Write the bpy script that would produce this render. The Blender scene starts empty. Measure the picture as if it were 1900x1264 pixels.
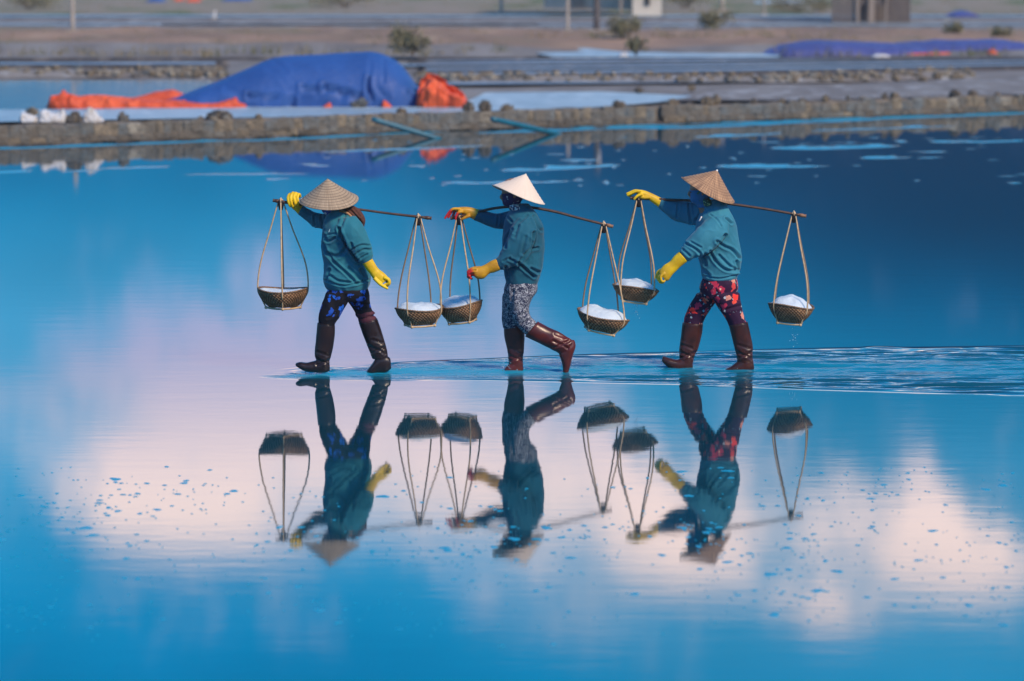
import bpy, bmesh, math, random
import numpy as np
from mathutils import Vector, Matrix

sc = bpy.context.scene
col = sc.collection
R = math.radians
rng = random.Random(11)

# ------------------------------------------------------------------ camera
F = 6540.0                      # focal length in pixels of a 1900 px wide frame
PITCH = math.atan(782.0 / F)
CH = 3.857
cam_d = bpy.data.cameras.new("camera")
cam = bpy.data.objects.new("camera", cam_d); col.objects.link(cam)
cam.location = (0, 0, CH); cam.rotation_euler = (math.pi / 2 - PITCH, 0, 0)
cam_d.sensor_width = 36; cam_d.lens = 36 * F / 1900
cam_d.clip_start = .5; cam_d.clip_end = 6000
cam_d.dof.use_dof = True; cam_d.dof.focus_distance = 30.2; cam_d.dof.aperture_fstop = 1.8
sc.camera = cam

# ------------------------------------------------------------------ sky
SUN_EL, SUN_AZ = R(40), R(138)          # azimuth from +Y towards +X: behind the camera, to the right
w = bpy.data.worlds.new("World"); sc.world = w; w.use_nodes = True
nt = w.node_tree; nt.nodes.clear()
def wn(t, **k):
    n = nt.nodes.new(t)
    for a, b in k.items(): setattr(n, a, b)
    return n
def wl(a, b): nt.links.new(a, b)
def wm(op, a, b=None, c=None, clamp=False):
    n = wn('ShaderNodeMath', operation=op); n.use_clamp = clamp
    for i, v in enumerate((a, b, c)):
        if v is None: continue
        if isinstance(v, (int, float)): n.inputs[i].default_value = v
        else: wl(v, n.inputs[i])
    return n.outputs[0]
def wsm(v, a, b):
    n = wn('ShaderNodeMapRange', interpolation_type='SMOOTHSTEP')
    wl(v, n.inputs[0]); n.inputs[1].default_value = a; n.inputs[2].default_value = b
    return n.outputs[0]
tc = wn('ShaderNodeTexCoord'); sep = wn('ShaderNodeSeparateXYZ'); wl(tc.outputs['Generated'], sep.inputs[0])
el = wm('MULTIPLY', wm('ARCSINE', sep.outputs[2]), 57.2958)
az = wm('MULTIPLY', wm('ARCTAN2', sep.outputs[0], sep.outputs[1]), 57.2958)
def wnoise(sx, sy, sz, detail=3, rough=.55, off=0):
    c = wn('ShaderNodeCombineXYZ'); wl(wm('MULTIPLY', az, sx), c.inputs[0]); wl(wm('MULTIPLY', el, sy), c.inputs[1])
    c.inputs[2].default_value = off
    n = wn('ShaderNodeTexNoise'); n.inputs['Scale'].default_value = sz; n.inputs['Detail'].default_value = detail
    n.inputs['Roughness'].default_value = rough; wl(c.outputs[0], n.inputs['Vector'])
    return n.outputs['Fac']
n_low = wnoise(.16, .22, 1, 2, .5, 3.1)
n_mid = wnoise(.55, .45, 1, 4, .55, 8.3)
n_fine = wnoise(.9, .9, 1, 5, .6, 14.7)
# a dark rain bank stands low in the sky and higher towards the right
shift = wm('MULTIPLY', wsm(az, -5.0, 7.0), 2.7)
e2 = wm('SUBTRACT', el, shift)
e2 = wm('ADD', e2, wm('MULTIPLY', wm('SUBTRACT', n_low, .5), 1.6))
ramp = wn('ShaderNodeValToRGB'); ramp.color_ramp.interpolation = 'B_SPLINE'
def lin(c): return [((v / 255 + .055) / 1.055) ** 2.4 if v > 10 else v / 255 / 12.92 for v in c]
stops = [(0.0, (0, 48, 92), .9), (2.0, (0, 54, 100), 1.0), (2.9, (0, 80, 130), 1.15), (3.9, (0, 112, 166), 1.35), (5.0, (24, 136, 186), 1.65),
         (6.4, (66, 152, 198), 1.9), (8.2, (76, 162, 206), 2.1), (10.2, (14, 146, 202), 2.4), (11.6, (0, 134, 192), 2.5), (14.0, (0, 118, 178), 2.55)]
SK = 3.0
cr = ramp.color_ramp
while len(cr.elements) < len(stops): cr.elements.new(.5)
for e_, (d, c, g) in zip(cr.elements, stops):
    e_.position = d / 14.0; l = lin(c); e_.color = [l[0] * g / SK, l[1] * g / SK, l[2] * g / SK, 1]
wl(wm('DIVIDE', e2, 14.0, clamp=True), ramp.inputs[0])
# open blue above the bank: the physical sky, pushed to the photograph's cyan
nish = wn('ShaderNodeTexSky', sky_type='NISHITA'); nish.sun_disc = False
nish.sun_elevation = SUN_EL; nish.sun_rotation = SUN_AZ; nish.ozone_density = 3.0; nish.dust_density = .3; nish.air_density = 1.0
tint = wn('ShaderNodeMix', data_type='RGBA', blend_type='MULTIPLY'); tint.inputs[0].default_value = 1
wl(nish.outputs[0], tint.inputs[6]); tint.inputs[7].default_value = (.02, 1.15, 1.8, 1)
scl = wn('ShaderNodeVectorMath', operation='SCALE'); wl(ramp.outputs[0], scl.inputs[0]); wl(wm('MULTIPLY', wm('ADD', .72, wm('MULTIPLY', wnoise(.22, .5, 1, 4, .55, 33.0), .56)), SK / .1), scl.inputs['Scale'])
azw = wm('ADD', az, wm('MULTIPLY', wm('SUBTRACT', n_mid, .5), 2.6)); elw = wm('ADD', el, wm('MULTIPLY', wm('SUBTRACT', n_fine, .5), 1.5))
dens = None
for a0, e0, ra, re_, st in ((-4.6, 8.4, 3.1, 1.8, .72), (-6.1, 9.4, 1.3, .9, .65), (-4.4, 9.8, 1.2, .7, .35), (-2.2, 7.8, 3.2, 1.5, .60), (.3, 9.2, 2.2, 1.25, .72), (2.7, 10.0, 1.3, 1.0, .8), (3.9, 10.4, 1.4, .7, .38), (6.6, 10.0, 1.2, .95, .85), (5.2, 11.1, .9, .6, .7), (7.8, 10.5, 1.0, .8, .6), (4.3, 9.1, 3.0, .9, .42), (-5.2, 6.9, 2.8, 1.2, .42), (-1.4, 7.0, 2.6, 1.1, .34), (.4, 11.2, 1.6, .8, .26), (-4.5, 11.6, 2.5, .5, .12)):
    u_ = wm('DIVIDE', wm('SUBTRACT', azw, a0), ra); v_ = wm('DIVIDE', wm('SUBTRACT', elw, e0), re_)
    g_ = wm('MULTIPLY', wm('EXPONENT', wm('MULTIPLY', wm('ADD', wm('MULTIPLY', u_, u_), wm('MULTIPLY', v_, v_)), -1.0)), st)
    dens = g_ if dens is None else wm('ADD', dens, g_)
# the same broken cloud goes on round the horizon outside the frame
side = wsm(wm('ABSOLUTE', az), 9.5, 16.0)
band = wm('MULTIPLY', wsm(el, 5.5, 8.5), wm('SUBTRACT', 1.0, wsm(el, 10.0, 14.0)))
dens = wm('ADD', dens, wm('MULTIPLY', wm('MULTIPLY', side, band), wsm(n_low, .35, .65)))
cl_f = wsm(wm('ADD', dens, wm('MULTIPLY', wm('SUBTRACT', n_fine, .5), 1.25)), .08, 1.15)
cl_c = wn('ShaderNodeMix', data_type='RGBA'); wl(wsm(el, 6.6, 9.9), cl_c.inputs[0])
l0, l1 = lin((172, 172, 208)), lin((248, 222, 214))
cl_c.inputs[6].default_value = (*[q * 19 for q in l0], 1); cl_c.inputs[7].default_value = (*[q * 25 for q in l1], 1)
hi_f = wsm(el, 12.0, 17.0)
mx0 = wn('ShaderNodeMix', data_type='RGBA'); wl(hi_f, mx0.inputs[0]); wl(scl.outputs[0], mx0.inputs[6]); wl(tint.outputs[2], mx0.inputs[7])
mx = wn('ShaderNodeMix', data_type='RGBA'); wl(cl_f, mx.inputs[0]); wl(mx0.outputs[2], mx.inputs[6]); wl(cl_c.outputs[2], mx.inputs[7])
bg = wn('ShaderNodeBackground'); bg.inputs[1].default_value = .1; wl(mx.outputs[2], bg.inputs[0])
out = wn('ShaderNodeOutputWorld'); wl(bg.outputs[0], out.inputs[0])

sun_d = bpy.data.lights.new("sun", 'SUN'); sun = bpy.data.objects.new("sun", sun_d); col.objects.link(sun)
sun_d.energy = 4.2; sun_d.angle = R(10); sun_d.color = (1.0, .76, .54)
sv = Vector((math.sin(SUN_AZ) * math.cos(SUN_EL), math.cos(SUN_AZ) * math.cos(SUN_EL), math.sin(SUN_EL)))
sun.rotation_euler = (-sv).to_track_quat('-Z', 'Y').to_euler(); sun.location = sv * 50
vs = sc.view_settings; vs.view_transform = 'Standard'; vs.look = 'None'; vs.exposure = 0.0; vs.gamma = 1
sc.render.engine = 'CYCLES'
sc.cycles.use_denoising = True; sc.cycles.max_bounces = 8; sc.cycles.volume_bounces = 0
sc.cycles.sample_clamp_indirect = 6

# ------------------------------------------------------------------ geometry helpers
fw = np.array([0, math.cos(PITCH), -math.sin(PITCH)]); up = np.array([0, math.sin(PITCH), math.cos(PITCH)])
CO = np.array([0, 0, CH])
def ray(px, py): return fw * F + np.array([1., 0, 0]) * (px - 950) + up * (632 - py)
def P(px, py, Y):                       # point of the vertical plane y = Y seen at a photo pixel
    d = ray(px, py); return CO + d * (Y / d[1])
def G(px, py, z=0.0):                   # point of the level plane z seen at a photo pixel
    d = ray(px, py); return CO + d * ((z - CH) / d[2])
def pix(p):                             # arrays (N,3) -> photo pixels
    q = p - CO; dep = q @ fw
    return 950 + F * q[:, 0] / dep, 632 - F * (q @ up) / dep

def _h(ix, iy, iz, s):
    n = (ix * 374761393 + iy * 668265263 + iz * 1274126177 + s * 974711) & 0x7fffffff
    n = ((n ^ (n >> 13)) * 1274126177) & 0x7fffffff
    return ((n ^ (n >> 16)) & 0xffff) / 65535.0
def vn(x, y, z=None, s=0):              # value noise, 0..1
    x = np.asarray(x, float); y = np.asarray(y, float); z = np.zeros_like(x) if z is None else np.asarray(z, float)
    fx, fy, fz = np.floor(x), np.floor(y), np.floor(z)
    ix, iy, iz = fx.astype(np.int64), fy.astype(np.int64), fz.astype(np.int64)
    tx, ty, tz = x - fx, y - fy, z - fz
    tx, ty, tz = [t * t * (3 - 2 * t) for t in (tx, ty, tz)]
    r = 0
    for a in (0, 1):
        for b in (0, 1):
            for c in (0, 1):
                r = r + _h(ix + a, iy + b, iz + c, s) * (tx if a else 1 - tx) * (ty if b else 1 - ty) * (tz if c else 1 - tz)
    return r
def fbm(x, y, z=None, s=0, o=4):
    r = 0; a = .5; k = 1.
    for i in range(o):
        r = r + a * vn(np.asarray(x) * k, np.asarray(y) * k, None if z is None else np.asarray(z) * k, s + i * 7); a *= .5; k *= 2.03
    return r

def catmull(pts, n):
    pts = np.asarray(pts, float); m = len(pts)
    if m == 2:
        t = np.linspace(0, 1, n)[:, None]; return pts[0] * (1 - t) + pts[1] * t
    e = np.vstack([2 * pts[0] - pts[1], pts, 2 * pts[-1] - pts[-2]])
    res = []
    for u in np.linspace(0, m - 1, n):
        i = min(int(u), m - 2); t = u - i
        a, b, c, d = e[i:i + 4]
        res.append(.5 * (2 * b + (c - a) * t + (2 * a - 5 * b + 4 * c - d) * t * t + (-a + 3 * b - 3 * c + d) * t ** 3))
    return np.array(res)

class MB:
    def __init__(self): self.v = []; self.f = []; self.n = 0
    def add(self, v, f):
        v = np.asarray(v, float); self.v.append(v); self.f += [tuple(i + self.n for i in q) for q in f]; self.n += len(v)
    def loft(self, C, U, V, seg=18, p=2.0):
        t = np.linspace(0, 2 * np.pi, seg, endpoint=False)
        cu = np.sign(np.cos(t)) * np.abs(np.cos(t)) ** (2 / p); sv_ = np.sign(np.sin(t)) * np.abs(np.sin(t)) ** (2 / p)
        k = len(C); rings = C[:, None, :] + cu[None, :, None] * U[:, None, :] + sv_[None, :, None] * V[:, None, :]
        v = np.vstack([rings.reshape(-1, 3), C[:1], C[-1:]])
        f = []
        for i in range(k - 1):
            for j in range(seg):
                j2 = (j + 1) % seg; f.append((i * seg + j, i * seg + j2, (i + 1) * seg + j2, (i + 1) * seg + j))
        for j in range(seg):
            j2 = (j + 1) % seg
            f.append((k * seg, j2, j)); f.append((k * seg + 1, (k - 1) * seg + j, (k - 1) * seg + j2))
        self.add(v, f)
    def tube(self, pts, ra, rb=None, n=None, seg=10, lat=(0, 1, 0), p=2.0):
        pts = np.asarray(pts, float); n = n or len(pts) * 4
        c = catmull(pts, n)
        ra = np.interp(np.linspace(0, 1, n), np.linspace(0, 1, np.size(ra)), np.atleast_1d(ra)) if np.size(ra) > 1 else np.full(n, float(np.squeeze(ra)))
        rb = ra if rb is None else (np.interp(np.linspace(0, 1, n), np.linspace(0, 1, np.size(rb)), np.atleast_1d(rb)) if np.size(rb) > 1 else np.full(n, float(np.squeeze(rb))))
        t = np.gradient(c, axis=0); t /= np.linalg.norm(t, axis=1)[:, None] + 1e-12
        L = np.tile(np.array(lat, float), (n, 1)); L -= t * (L * t).sum(1)[:, None]; L /= np.linalg.norm(L, axis=1)[:, None] + 1e-9
        N = np.cross(t, L)
        self.loft(c, N * ra[:, None], L * rb[:, None], seg, p)
    def slices(self, S, Y, k=1.0, n=None, seg=22, p=2.2, trim=0):
        """S: (front px, front py, back px, back py, half depth m, depth offset m)"""
        C = []; U = []; V = []
        for s in S:
            dy = s[5] if len(s) > 5 else 0
            a, b = P(s[0], s[1], Y + dy), P(s[2], s[3], Y + dy)
            C.append((a + b) / 2); U.append((a - b) / 2 * k); V.append([0, s[4] * k, 0])
        n = n or len(S) * 4
        C, U, V = catmull(C, n), catmull(U, n), catmull(V, n)
        self.loft(C, U, V, seg, p)
    def box(self, c, s, rz=0):
        c = np.array(c, float); x, y, z = [q / 2 for q in s]
        v = np.array([[a * x, b * y, d * z] for a in (-1, 1) for b in (-1, 1) for d in (-1, 1)])
        ca, sa = math.cos(rz), math.sin(rz); v = v @ np.array([[ca, sa, 0], [-sa, ca, 0], [0, 0, 1]]) + c
        self.add(v, [(0, 1, 3, 2), (4, 6, 7, 5), (0, 4, 5, 1), (2, 3, 7, 6), (0, 2, 6, 4), (1, 5, 7, 3)])
    def arr(self): return np.vstack(self.v), self.f
    def build(self, name, mat, parent=None, base=None, smooth=True):
        v, f = self.arr(); return mk(name, v, f, mat, parent, base, smooth)

def mk(name, v, f, mat, parent=None, base=None, smooth=True):
    me = bpy.data.meshes.new(name); v = np.asarray(v, float)
    if base is None and parent is not None: base = np.array(ROOT.get(parent.name, (0, 0, 0)))
    if base is not None: v = v - np.asarray(base)
    me.from_pydata(v.tolist(), [], [tuple(int(i) for i in q) for q in f]); me.update()
    if smooth: me.polygons.foreach_set('use_smooth', [True] * len(me.polygons))
    if mat is not None: me.materials.append(mat)
    o = bpy.data.objects.new(name, me); col.objects.link(o)
    if parent is not None: o.parent = parent
    elif base is not None: o.location = base
    ROOT[o.name] = tuple(base) if base is not None else (0, 0, 0)
    return o
ROOT = {}
def thing(name, base, label, cat, group=None):
    o = bpy.data.objects.new(name, None); col.objects.link(o); o.location = [float(q) for q in base]; o.empty_display_size = .1
    ROOT[o.name] = tuple(base); return tag(o, label, cat, group)
def tag(o, label=None, cat=None, group=None, kind=None):
    if label: o['label'] = label
    if cat: o['category'] = cat
    if group: o['group'] = group
    if kind: o['kind'] = kind
    return o

def remesh(mb, voxel, it=3, fac=.5):
    v, f = mb.arr()
    me = bpy.data.meshes.new('tmp'); me.from_pydata(v.tolist(), [], f); me.update()
    o = bpy.data.objects.new('tmp', me); col.objects.link(o)
    m = o.modifiers.new('r', 'REMESH'); m.mode = 'VOXEL'; m.voxel_size = voxel
    if it:
        s = o.modifiers.new('s', 'SMOOTH'); s.factor = fac; s.iterations = it
    dg = bpy.context.evaluated_depsgraph_get(); dg.update()
    m2 = bpy.data.meshes.new_from_object(o.evaluated_get(dg))
    n = len(m2.vertices); V = np.empty(n * 3); m2.vertices.foreach_get('co', V); V = V.reshape(-1, 3)
    N = np.empty(n * 3); m2.vertices.foreach_get('normal', N); N = N.reshape(-1, 3)
    Fc = [tuple(p.vertices) for p in m2.polygons]
    bpy.data.objects.remove(o); bpy.data.meshes.remove(me); bpy.data.meshes.remove(m2)
    return V, N, Fc

def crease(V, N, lines, side=-1):
    """press folds into a mesh: each line is (photo polyline, half width px, depth m)"""
    x, y = pix(V); d = np.zeros(len(V))
    for pts, wd, dep in lines:
        best = np.full(len(V), 1e9)
        pts = catmull(pts, max(2, len(pts) * 3))[:, :2] if len(pts[0]) == 2 else pts
        for a, b in zip(pts[:-1], pts[1:]):
            ax, ay = a; bx, by = b; L2 = (bx - ax) ** 2 + (by - ay) ** 2 + 1e-9
            t = np.clip(((x - ax) * (bx - ax) + (y - ay) * (by - ay)) / L2, 0, 1)
            best = np.minimum(best, np.hypot(x - ax - t * (bx - ax), y - ay - t * (by - ay)))
        d += -dep * np.exp(-(best / wd) ** 2) + .45 * dep * np.exp(-((best - 2.1 * wd) / wd) ** 2)
    face = np.clip(-N[:, 1] * 2.2, 0, 1) if side < 0 else 1
    return V + N * (d * face)[:, None]

# ------------------------------------------------------------------ materials
def mat(name, color, rough=.7, spec=.5, noise=None, bump=None, metallic=0, sheen=0, trans=0):
    """noise: (scale, second colour, low, high, detail); bump: (scale, strength, distance)"""
    m = bpy.data.materials.new(name); m.use_nodes = True; t = m.node_tree
    b = t.nodes['Principled BSDF']; b.inputs['Base Color'].default_value = (*color, 1); b.inputs['Roughness'].default_value = rough
    b.inputs['Specular IOR Level'].default_value = spec; b.inputs['Metallic'].default_value = metallic
    if sheen: b.inputs['Sheen Weight'].default_value = sheen; b.inputs['Sheen Roughness'].default_value = .5
    c = t.nodes.new('ShaderNodeTexCoord')
    if noise:
        n = t.nodes.new('ShaderNodeTexNoise'); n.inputs['Scale'].default_value = noise[0]; n.inputs['Detail'].default_value = noise[4] if len(noise) > 4 else 5
        t.links.new(c.outputs['Object'], n.inputs['Vector'])
        r = t.nodes.new('ShaderNodeMapRange'); r.inputs[1].default_value = noise[2]; r.inputs[2].default_value = noise[3]; t.links.new(n.outputs['Fac'], r.inputs[0])
        x = t.nodes.new('ShaderNodeMix'); x.data_type = 'RGBA'; t.links.new(r.outputs[0], x.inputs[0])
        x.inputs[6].default_value = (*color, 1); x.inputs[7].default_value = (*noise[1], 1); t.links.new(x.outputs[2], b.inputs['Base Color'])
    if bump:
        n = t.nodes.new('ShaderNodeTexNoise'); n.inputs['Scale'].default_value = bump[0]; n.inputs['Detail'].default_value = 4
        t.links.new(c.outputs['Object'], n.inputs['Vector'])
        q = t.nodes.new('ShaderNodeBump'); q.inputs['Strength'].default_value = bump[1]; q.inputs['Distance'].default_value = bump[2]
        t.links.new(n.outputs['Fac'], q.inputs['Height']); t.links.new(q.outputs[0], b.inputs['Normal'])
    return m
class NB:
    """small node builder for one material"""
    def __init__(self, name):
        self.m = bpy.data.materials.new(name); self.m.use_nodes = True; self.t = self.m.node_tree
        self.b = self.t.nodes['Principled BSDF']; self.c = self.t.nodes.new('ShaderNodeTexCoord').outputs['Object']
    def n(self, ty, ins=None, **k):
        q = self.t.nodes.new(ty)
        for a, b in k.items(): setattr(q, a, b)
        for a, b in (ins or {}).items(): self.set(q.inputs[a], b)
        return q
    def set(self, s, v):
        if hasattr(v, 'links') or isinstance(v, bpy.types.NodeSocket): self.t.links.new(v, s)
        else: s.default_value = v
    def math(self, op, a, b=0.0, clamp=False):
        q = self.n('ShaderNodeMath', {0: a, 1: b}, operation=op); q.use_clamp = clamp; return q.outputs[0]
    def step(self, v, a, b):
        q = self.n('ShaderNodeMapRange', {0: v, 1: a, 2: b}, interpolation_type='SMOOTHSTEP'); return q.outputs[0]
    def mix(self, f, a, b):
        a = (*a, 1) if isinstance(a, tuple) and len(a) == 3 else a; b = (*b, 1) if isinstance(b, tuple) and len(b) == 3 else b
        return self.n('ShaderNodeMix', {0: f, 6: a, 7: b}, data_type='RGBA').outputs[2]
    def noise(self, sc_, det=3, vec=None, dist=0):
        return self.n('ShaderNodeTexNoise', {'Scale': sc_, 'Detail': det, 'Distortion': dist, 'Vector': vec or self.c})
    def mapping(self, scale, vec=None):
        return self.n('ShaderNodeMapping', {'Scale': scale, 'Vector': vec or self.c}).outputs[0]
    def warp(self, amt, sc_):
        nz = self.noise(sc_, 2).outputs['Color']
        d = self.n('ShaderNodeVectorMath', {0: nz, 1: (.5, .5, .5)}, operation='SUBTRACT').outputs[0]
        d = self.n('ShaderNodeVectorMath', {0: d, 'Scale': amt}, operation='SCALE').outputs[0]
        return self.n('ShaderNodeVectorMath', {0: self.c, 1: d}, operation='ADD').outputs[0]
    def bump(self, h, strength, dist):
        self.set(self.b.inputs['Normal'], self.n('ShaderNodeBump', {'Height': h, 'Strength': strength, 'Distance': dist}).outputs[0])
    def fin(self, colr, rough=.7, spec=.5):
        if isinstance(colr, tuple): colr = (*colr, 1)
        self.set(self.b.inputs['Base Color'], colr); self.set(self.b.inputs['Roughness'], rough); self.b.inputs['Specular IOR Level'].default_value = spec
        return self.m

def jacket_mat(name, a, b):
    k = NB(name); f = k.step(k.noise(5, 4).outputs['Fac'], .3, .7)
    g = k.noise(420, 2).outputs['Fac']
    c_ = k.mix(f, a, b); k.bump(k.math('ADD', k.math('MULTIPLY', g, .25), k.noise(30, 5).outputs['Fac']), .12, .006)
    k.b.inputs['Sheen Weight'].default_value = .15
    return k.fin(c_, .78, .3)
M = {}
M['jacket1'] = jacket_mat('teal jacket cloth', (.018, .185, .250), (.011, .140, .195))
M['jacket2'] = jacket_mat('deep teal jacket cloth', (.004, .108, .175), (.003, .082, .138))
M['jacket3'] = jacket_mat('light teal jacket cloth', (.032, .220, .315), (.020, .172, .255))
M['skin'] = mat('skin', (.30, .16, .10), .5)
M['eye'] = mat('eye', (.05, .03, .02), .1)

def floral(name, base, petals, bits, scale, rad, mask_lo, centre):
    k = NB(name)
    v1 = k.n('ShaderNodeTexVoronoi', {'Scale': scale, 'Randomness': 1.0, 'Vector': k.warp(.055, 26)})
    d = k.math('ADD', v1.outputs['Distance'], k.math('MULTIPLY', k.math('SUBTRACT', k.noise(34, 3).outputs['Fac'], .5), .9)); sp = k.n('ShaderNodeSeparateColor', {0: v1.outputs['Color']})
    fl = k.math('MULTIPLY', k.math('LESS_THAN', d, rad), k.math('GREATER_THAN', sp.outputs[0], mask_lo))
    rp = k.n('ShaderNodeValToRGB', {0: sp.outputs[1]}); rp.color_ramp.interpolation = 'CONSTANT'
    while len(rp.color_ramp.elements) < len(petals): rp.color_ramp.elements.new(.5)
    for i, (e_, c_) in enumerate(zip(rp.color_ramp.elements, petals)): e_.position = i / len(petals); e_.color = (*c_, 1)
    c_ = k.mix(fl, base, rp.outputs[0])
    c_ = k.mix(k.math('MULTIPLY', k.math('LESS_THAN', d, rad * .10), fl), c_, centre)
    if bits:
        v2 = k.n('ShaderNodeTexVoronoi', {'Scale': scale * 2.1, 'Vector': k.warp(.03, 70)}); s2 = k.n('ShaderNodeSeparateColor', {0: v2.outputs['Color']})
        q = k.math('MULTIPLY', k.math('LESS_THAN', v2.outputs['Distance'], .30), k.math('GREATER_THAN', s2.outputs[0], .60))
        q = k.math('MULTIPLY', q, k.math('SUBTRACT', 1.0, fl)); c_ = k.mix(q, c_, k.mix(s2.outputs[2], bits[0], bits[1]))
    k.bump(k.noise(40, 4).outputs['Fac'], .3, .006)
    return k.fin(c_, .8, .3)
M['trousers1'] = floral('black trousers with blue flowers', (.004, .004, .010), [(.01, .13, .62), (.03, .28, .85), (.01, .08, .45)], None, 11.0, .40, .22, (.45, .60, .50))
M['trousers3'] = floral('plum trousers with red flowers', (.030, .006, .035), [(.80, .04, .03), (.68, .06, .06), (.72, .27, .20), (.85, .08, .05), (.55, .03, .08)], [(.10, .32, .40), (.55, .55, .58)], 13.5, .44, .15, (.75, .55, .35))
k = NB('grey blue patterned trousers')
wv = k.noise(38, 2, k.warp(.05, 18), 1.2).outputs['Fac']
sq = k.math('SUBTRACT', 1.0, k.step(k.math('ABSOLUTE', k.math('SUBTRACT', wv, .5)), .012, .055))
k.bump(k.noise(40, 4).outputs['Fac'], .3, .006)
M['trousers2'] = k.fin(k.mix(k.math('MULTIPLY', sq, .9), (.020, .028, .065), (.50, .53, .58)), .8, .3)

def rubber(name, a, b, rough):
    k = NB(name); f = k.step(k.noise(9, 4).outputs['Fac'], .35, .7)
    k.bump(k.noise(22, 3).outputs['Fac'], .25, .008)
    return k.fin(k.mix(f, a, b), k.math('ADD', k.math('MULTIPLY', k.noise(15).outputs['Fac'], .2), rough - .1), .5)
M['boot1'] = rubber('near black rubber', (.012, .005, .006), (.022, .010, .009), .32)
M['boot2'] = rubber('red brown rubber', (.105, .014, .010), (.050, .009, .008), .34)
M['boot3'] = rubber('dark brown rubber', (.060, .014, .009), (.030, .009, .007), .32)
M['sock'] = mat('maroon cuff', (.085, .012, .028), .75, noise=(30, (.05, .008, .02), .3, .7))
M['glove'] = rubber('yellow rubber', (.82, .56, .004), (.60, .36, .006), .52)
k = NB('ochre rubber with red fingers')
a_ = k.n('ShaderNodeAttribute', attribute_name='tip').outputs['Fac']
cc = k.mix(k.step(k.noise(14, 4).outputs['Fac'], .3, .7), (.62, .33, .01), (.48, .22, .01))
cc = k.mix(k.step(a_, .25, .55), cc, (.62, .13, .01)); cc = k.mix(k.step(a_, .5, .85), cc, (.55, .02, .025))
k.bump(k.noise(25, 3).outputs['Fac'], .5, .01)
M['glove2'] = k.fin(cc, .45, .5)

def hat_mat(name, a, b, line, n_ring, n_rad, amp):
    k = NB(name); s = k.n('ShaderNodeSeparateXYZ', {0: k.c})
    rr = k.math('SQRT', k.math('ADD', k.math('POWER', s.outputs[0], 2.0), k.math('POWER', s.outputs[1], 2.0)))
    an = k.math('ARCTAN2', s.outputs[1], s.outputs[0])
    ring = k.math('ADD', k.math('MULTIPLY', k.math('SINE', k.math('MULTIPLY', rr, n_ring)), .5), .5)
    cv = k.n('ShaderNodeCombineXYZ', {0: k.math('MULTIPLY', an, n_rad), 1: k.math('MULTIPLY', rr, 6.0)})
    fib = k.noise(1.0, 3, cv.outputs[0]).outputs['Fac']
    patch = k.noise(9, 4).outputs['Fac']
    c_ = k.mix(k.step(fib, .3, .7), a, b)
    c_ = k.mix(k.math('MULTIPLY', k.step(ring, .72, .98), amp), c_, line)
    c_ = k.mix(k.math('MULTIPLY', k.step(patch, .5, .75), .35 * min(1, amp * 2)), c_, line)
    k.bump(k.math('ADD', k.math('MULTIPLY', ring, .6), fib), .5, .003)
    return k.fin(c_, .75, .3)
M['hat1'] = hat_mat('weathered palm leaf', (.46, .36, .25), (.30, .225, .155), (.13, .10, .07), 300, 22, .7)
M['hat2'] = hat_mat('fresh pale palm leaf', (.80, .68, .56), (.76, .63, .50), (.62, .50, .40), 330, 14, .15)
M['hat3'] = hat_mat('brown palm leaf', (.56, .34, .19), (.20, .12, .08), (.15, .09, .06), 300, 34, .5)
M['brown_cloth'] = mat('brown headscarf', (.115, .038, .020), .8, noise=(30, (.06, .02, .012), .35, .65))
M['scarf_edge'] = mat('tan scarf hem', (.42, .22, .11), .8)
M['mask1'] = mat('blue and white printed mask', (.02, .07, .30), .8, noise=(26, (.55, .62, .72), .56, .60, 2))
M['mask2'] = mat('navy printed mask', (.012, .012, .075), .8, noise=(20, (.45, .52, .55), .60, .64, 3))
M['mask3'] = mat('bright blue mask', (.01, .15, .34), .8, noise=(24, (.02, .16, .10), .63, .66, 2))
M['white'] = mat('white plastic', (.8, .8, .78), .4)
M['pole'] = mat('dark worn bamboo', (.055, .026, .016), .5, noise=(24, (.11, .05, .03), .4, .7), bump=(40, .3, .004))
M['pole_end'] = mat('bare bamboo end', (.26, .13, .07), .6)
M['black'] = mat('black rubber binding', (.008, .007, .010), .6)
M['cane'] = mat('split rattan', (.58, .42, .25), .5, noise=(30, (.42, .28, .15), .45, .7), bump=(80, .3, .003))
M['cane_shaded'] = mat('rattan with shade in colour', (.30, .20, .125), .6, noise=(30, (.22, .14, .08), .45, .7), bump=(80, .3, .003))  # darker copy for the far straps, their shade put into the colour
k = NB('woven basket cane'); s = k.n('ShaderNodeSeparateXYZ', {0: k.c}); an = k.math('ARCTAN2', s.outputs[1], s.outputs[0])
wv = k.math('ADD', k.math('MULTIPLY', k.math('SINE', k.math('ADD', k.math('MULTIPLY', an, 40.0), k.math('MULTIPLY', s.outputs[2], 40.0))), k.math('SINE', k.math('MULTIPLY', s.outputs[2], 215.0))), k.math('MULTIPLY', k.math('SUBTRACT', k.noise(45, 4).outputs['Fac'], .5), 2.2))
nz = k.noise(16, 5).outputs['Fac']
c_ = k.mix(k.step(wv, -.35, .6), (.13, .068, .035), (.42, .245, .13)); c_ = k.mix(k.math('MULTIPLY', k.step(nz, .50, .74), .6), c_, (.070, .040, .022))
k.bump(wv, .6, .004); M['basket'] = k.fin(c_, .72, .3)
M['rim'] = mat('basket rim binding', (.13, .075, .042), .7, noise=(60, (.26, .16, .09), .45, .6))
k = NB('wet white salt'); g = k.noise(150, 5).outputs['Fac']; c_ = k.mix(k.step(k.noise(20, 4).outputs['Fac'], .3, .7), (.68, .79, .87), (.60, .72, .82))
k.bump(g, .9, .01); M['salt'] = k.fin(c_, .55, .5)

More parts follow.
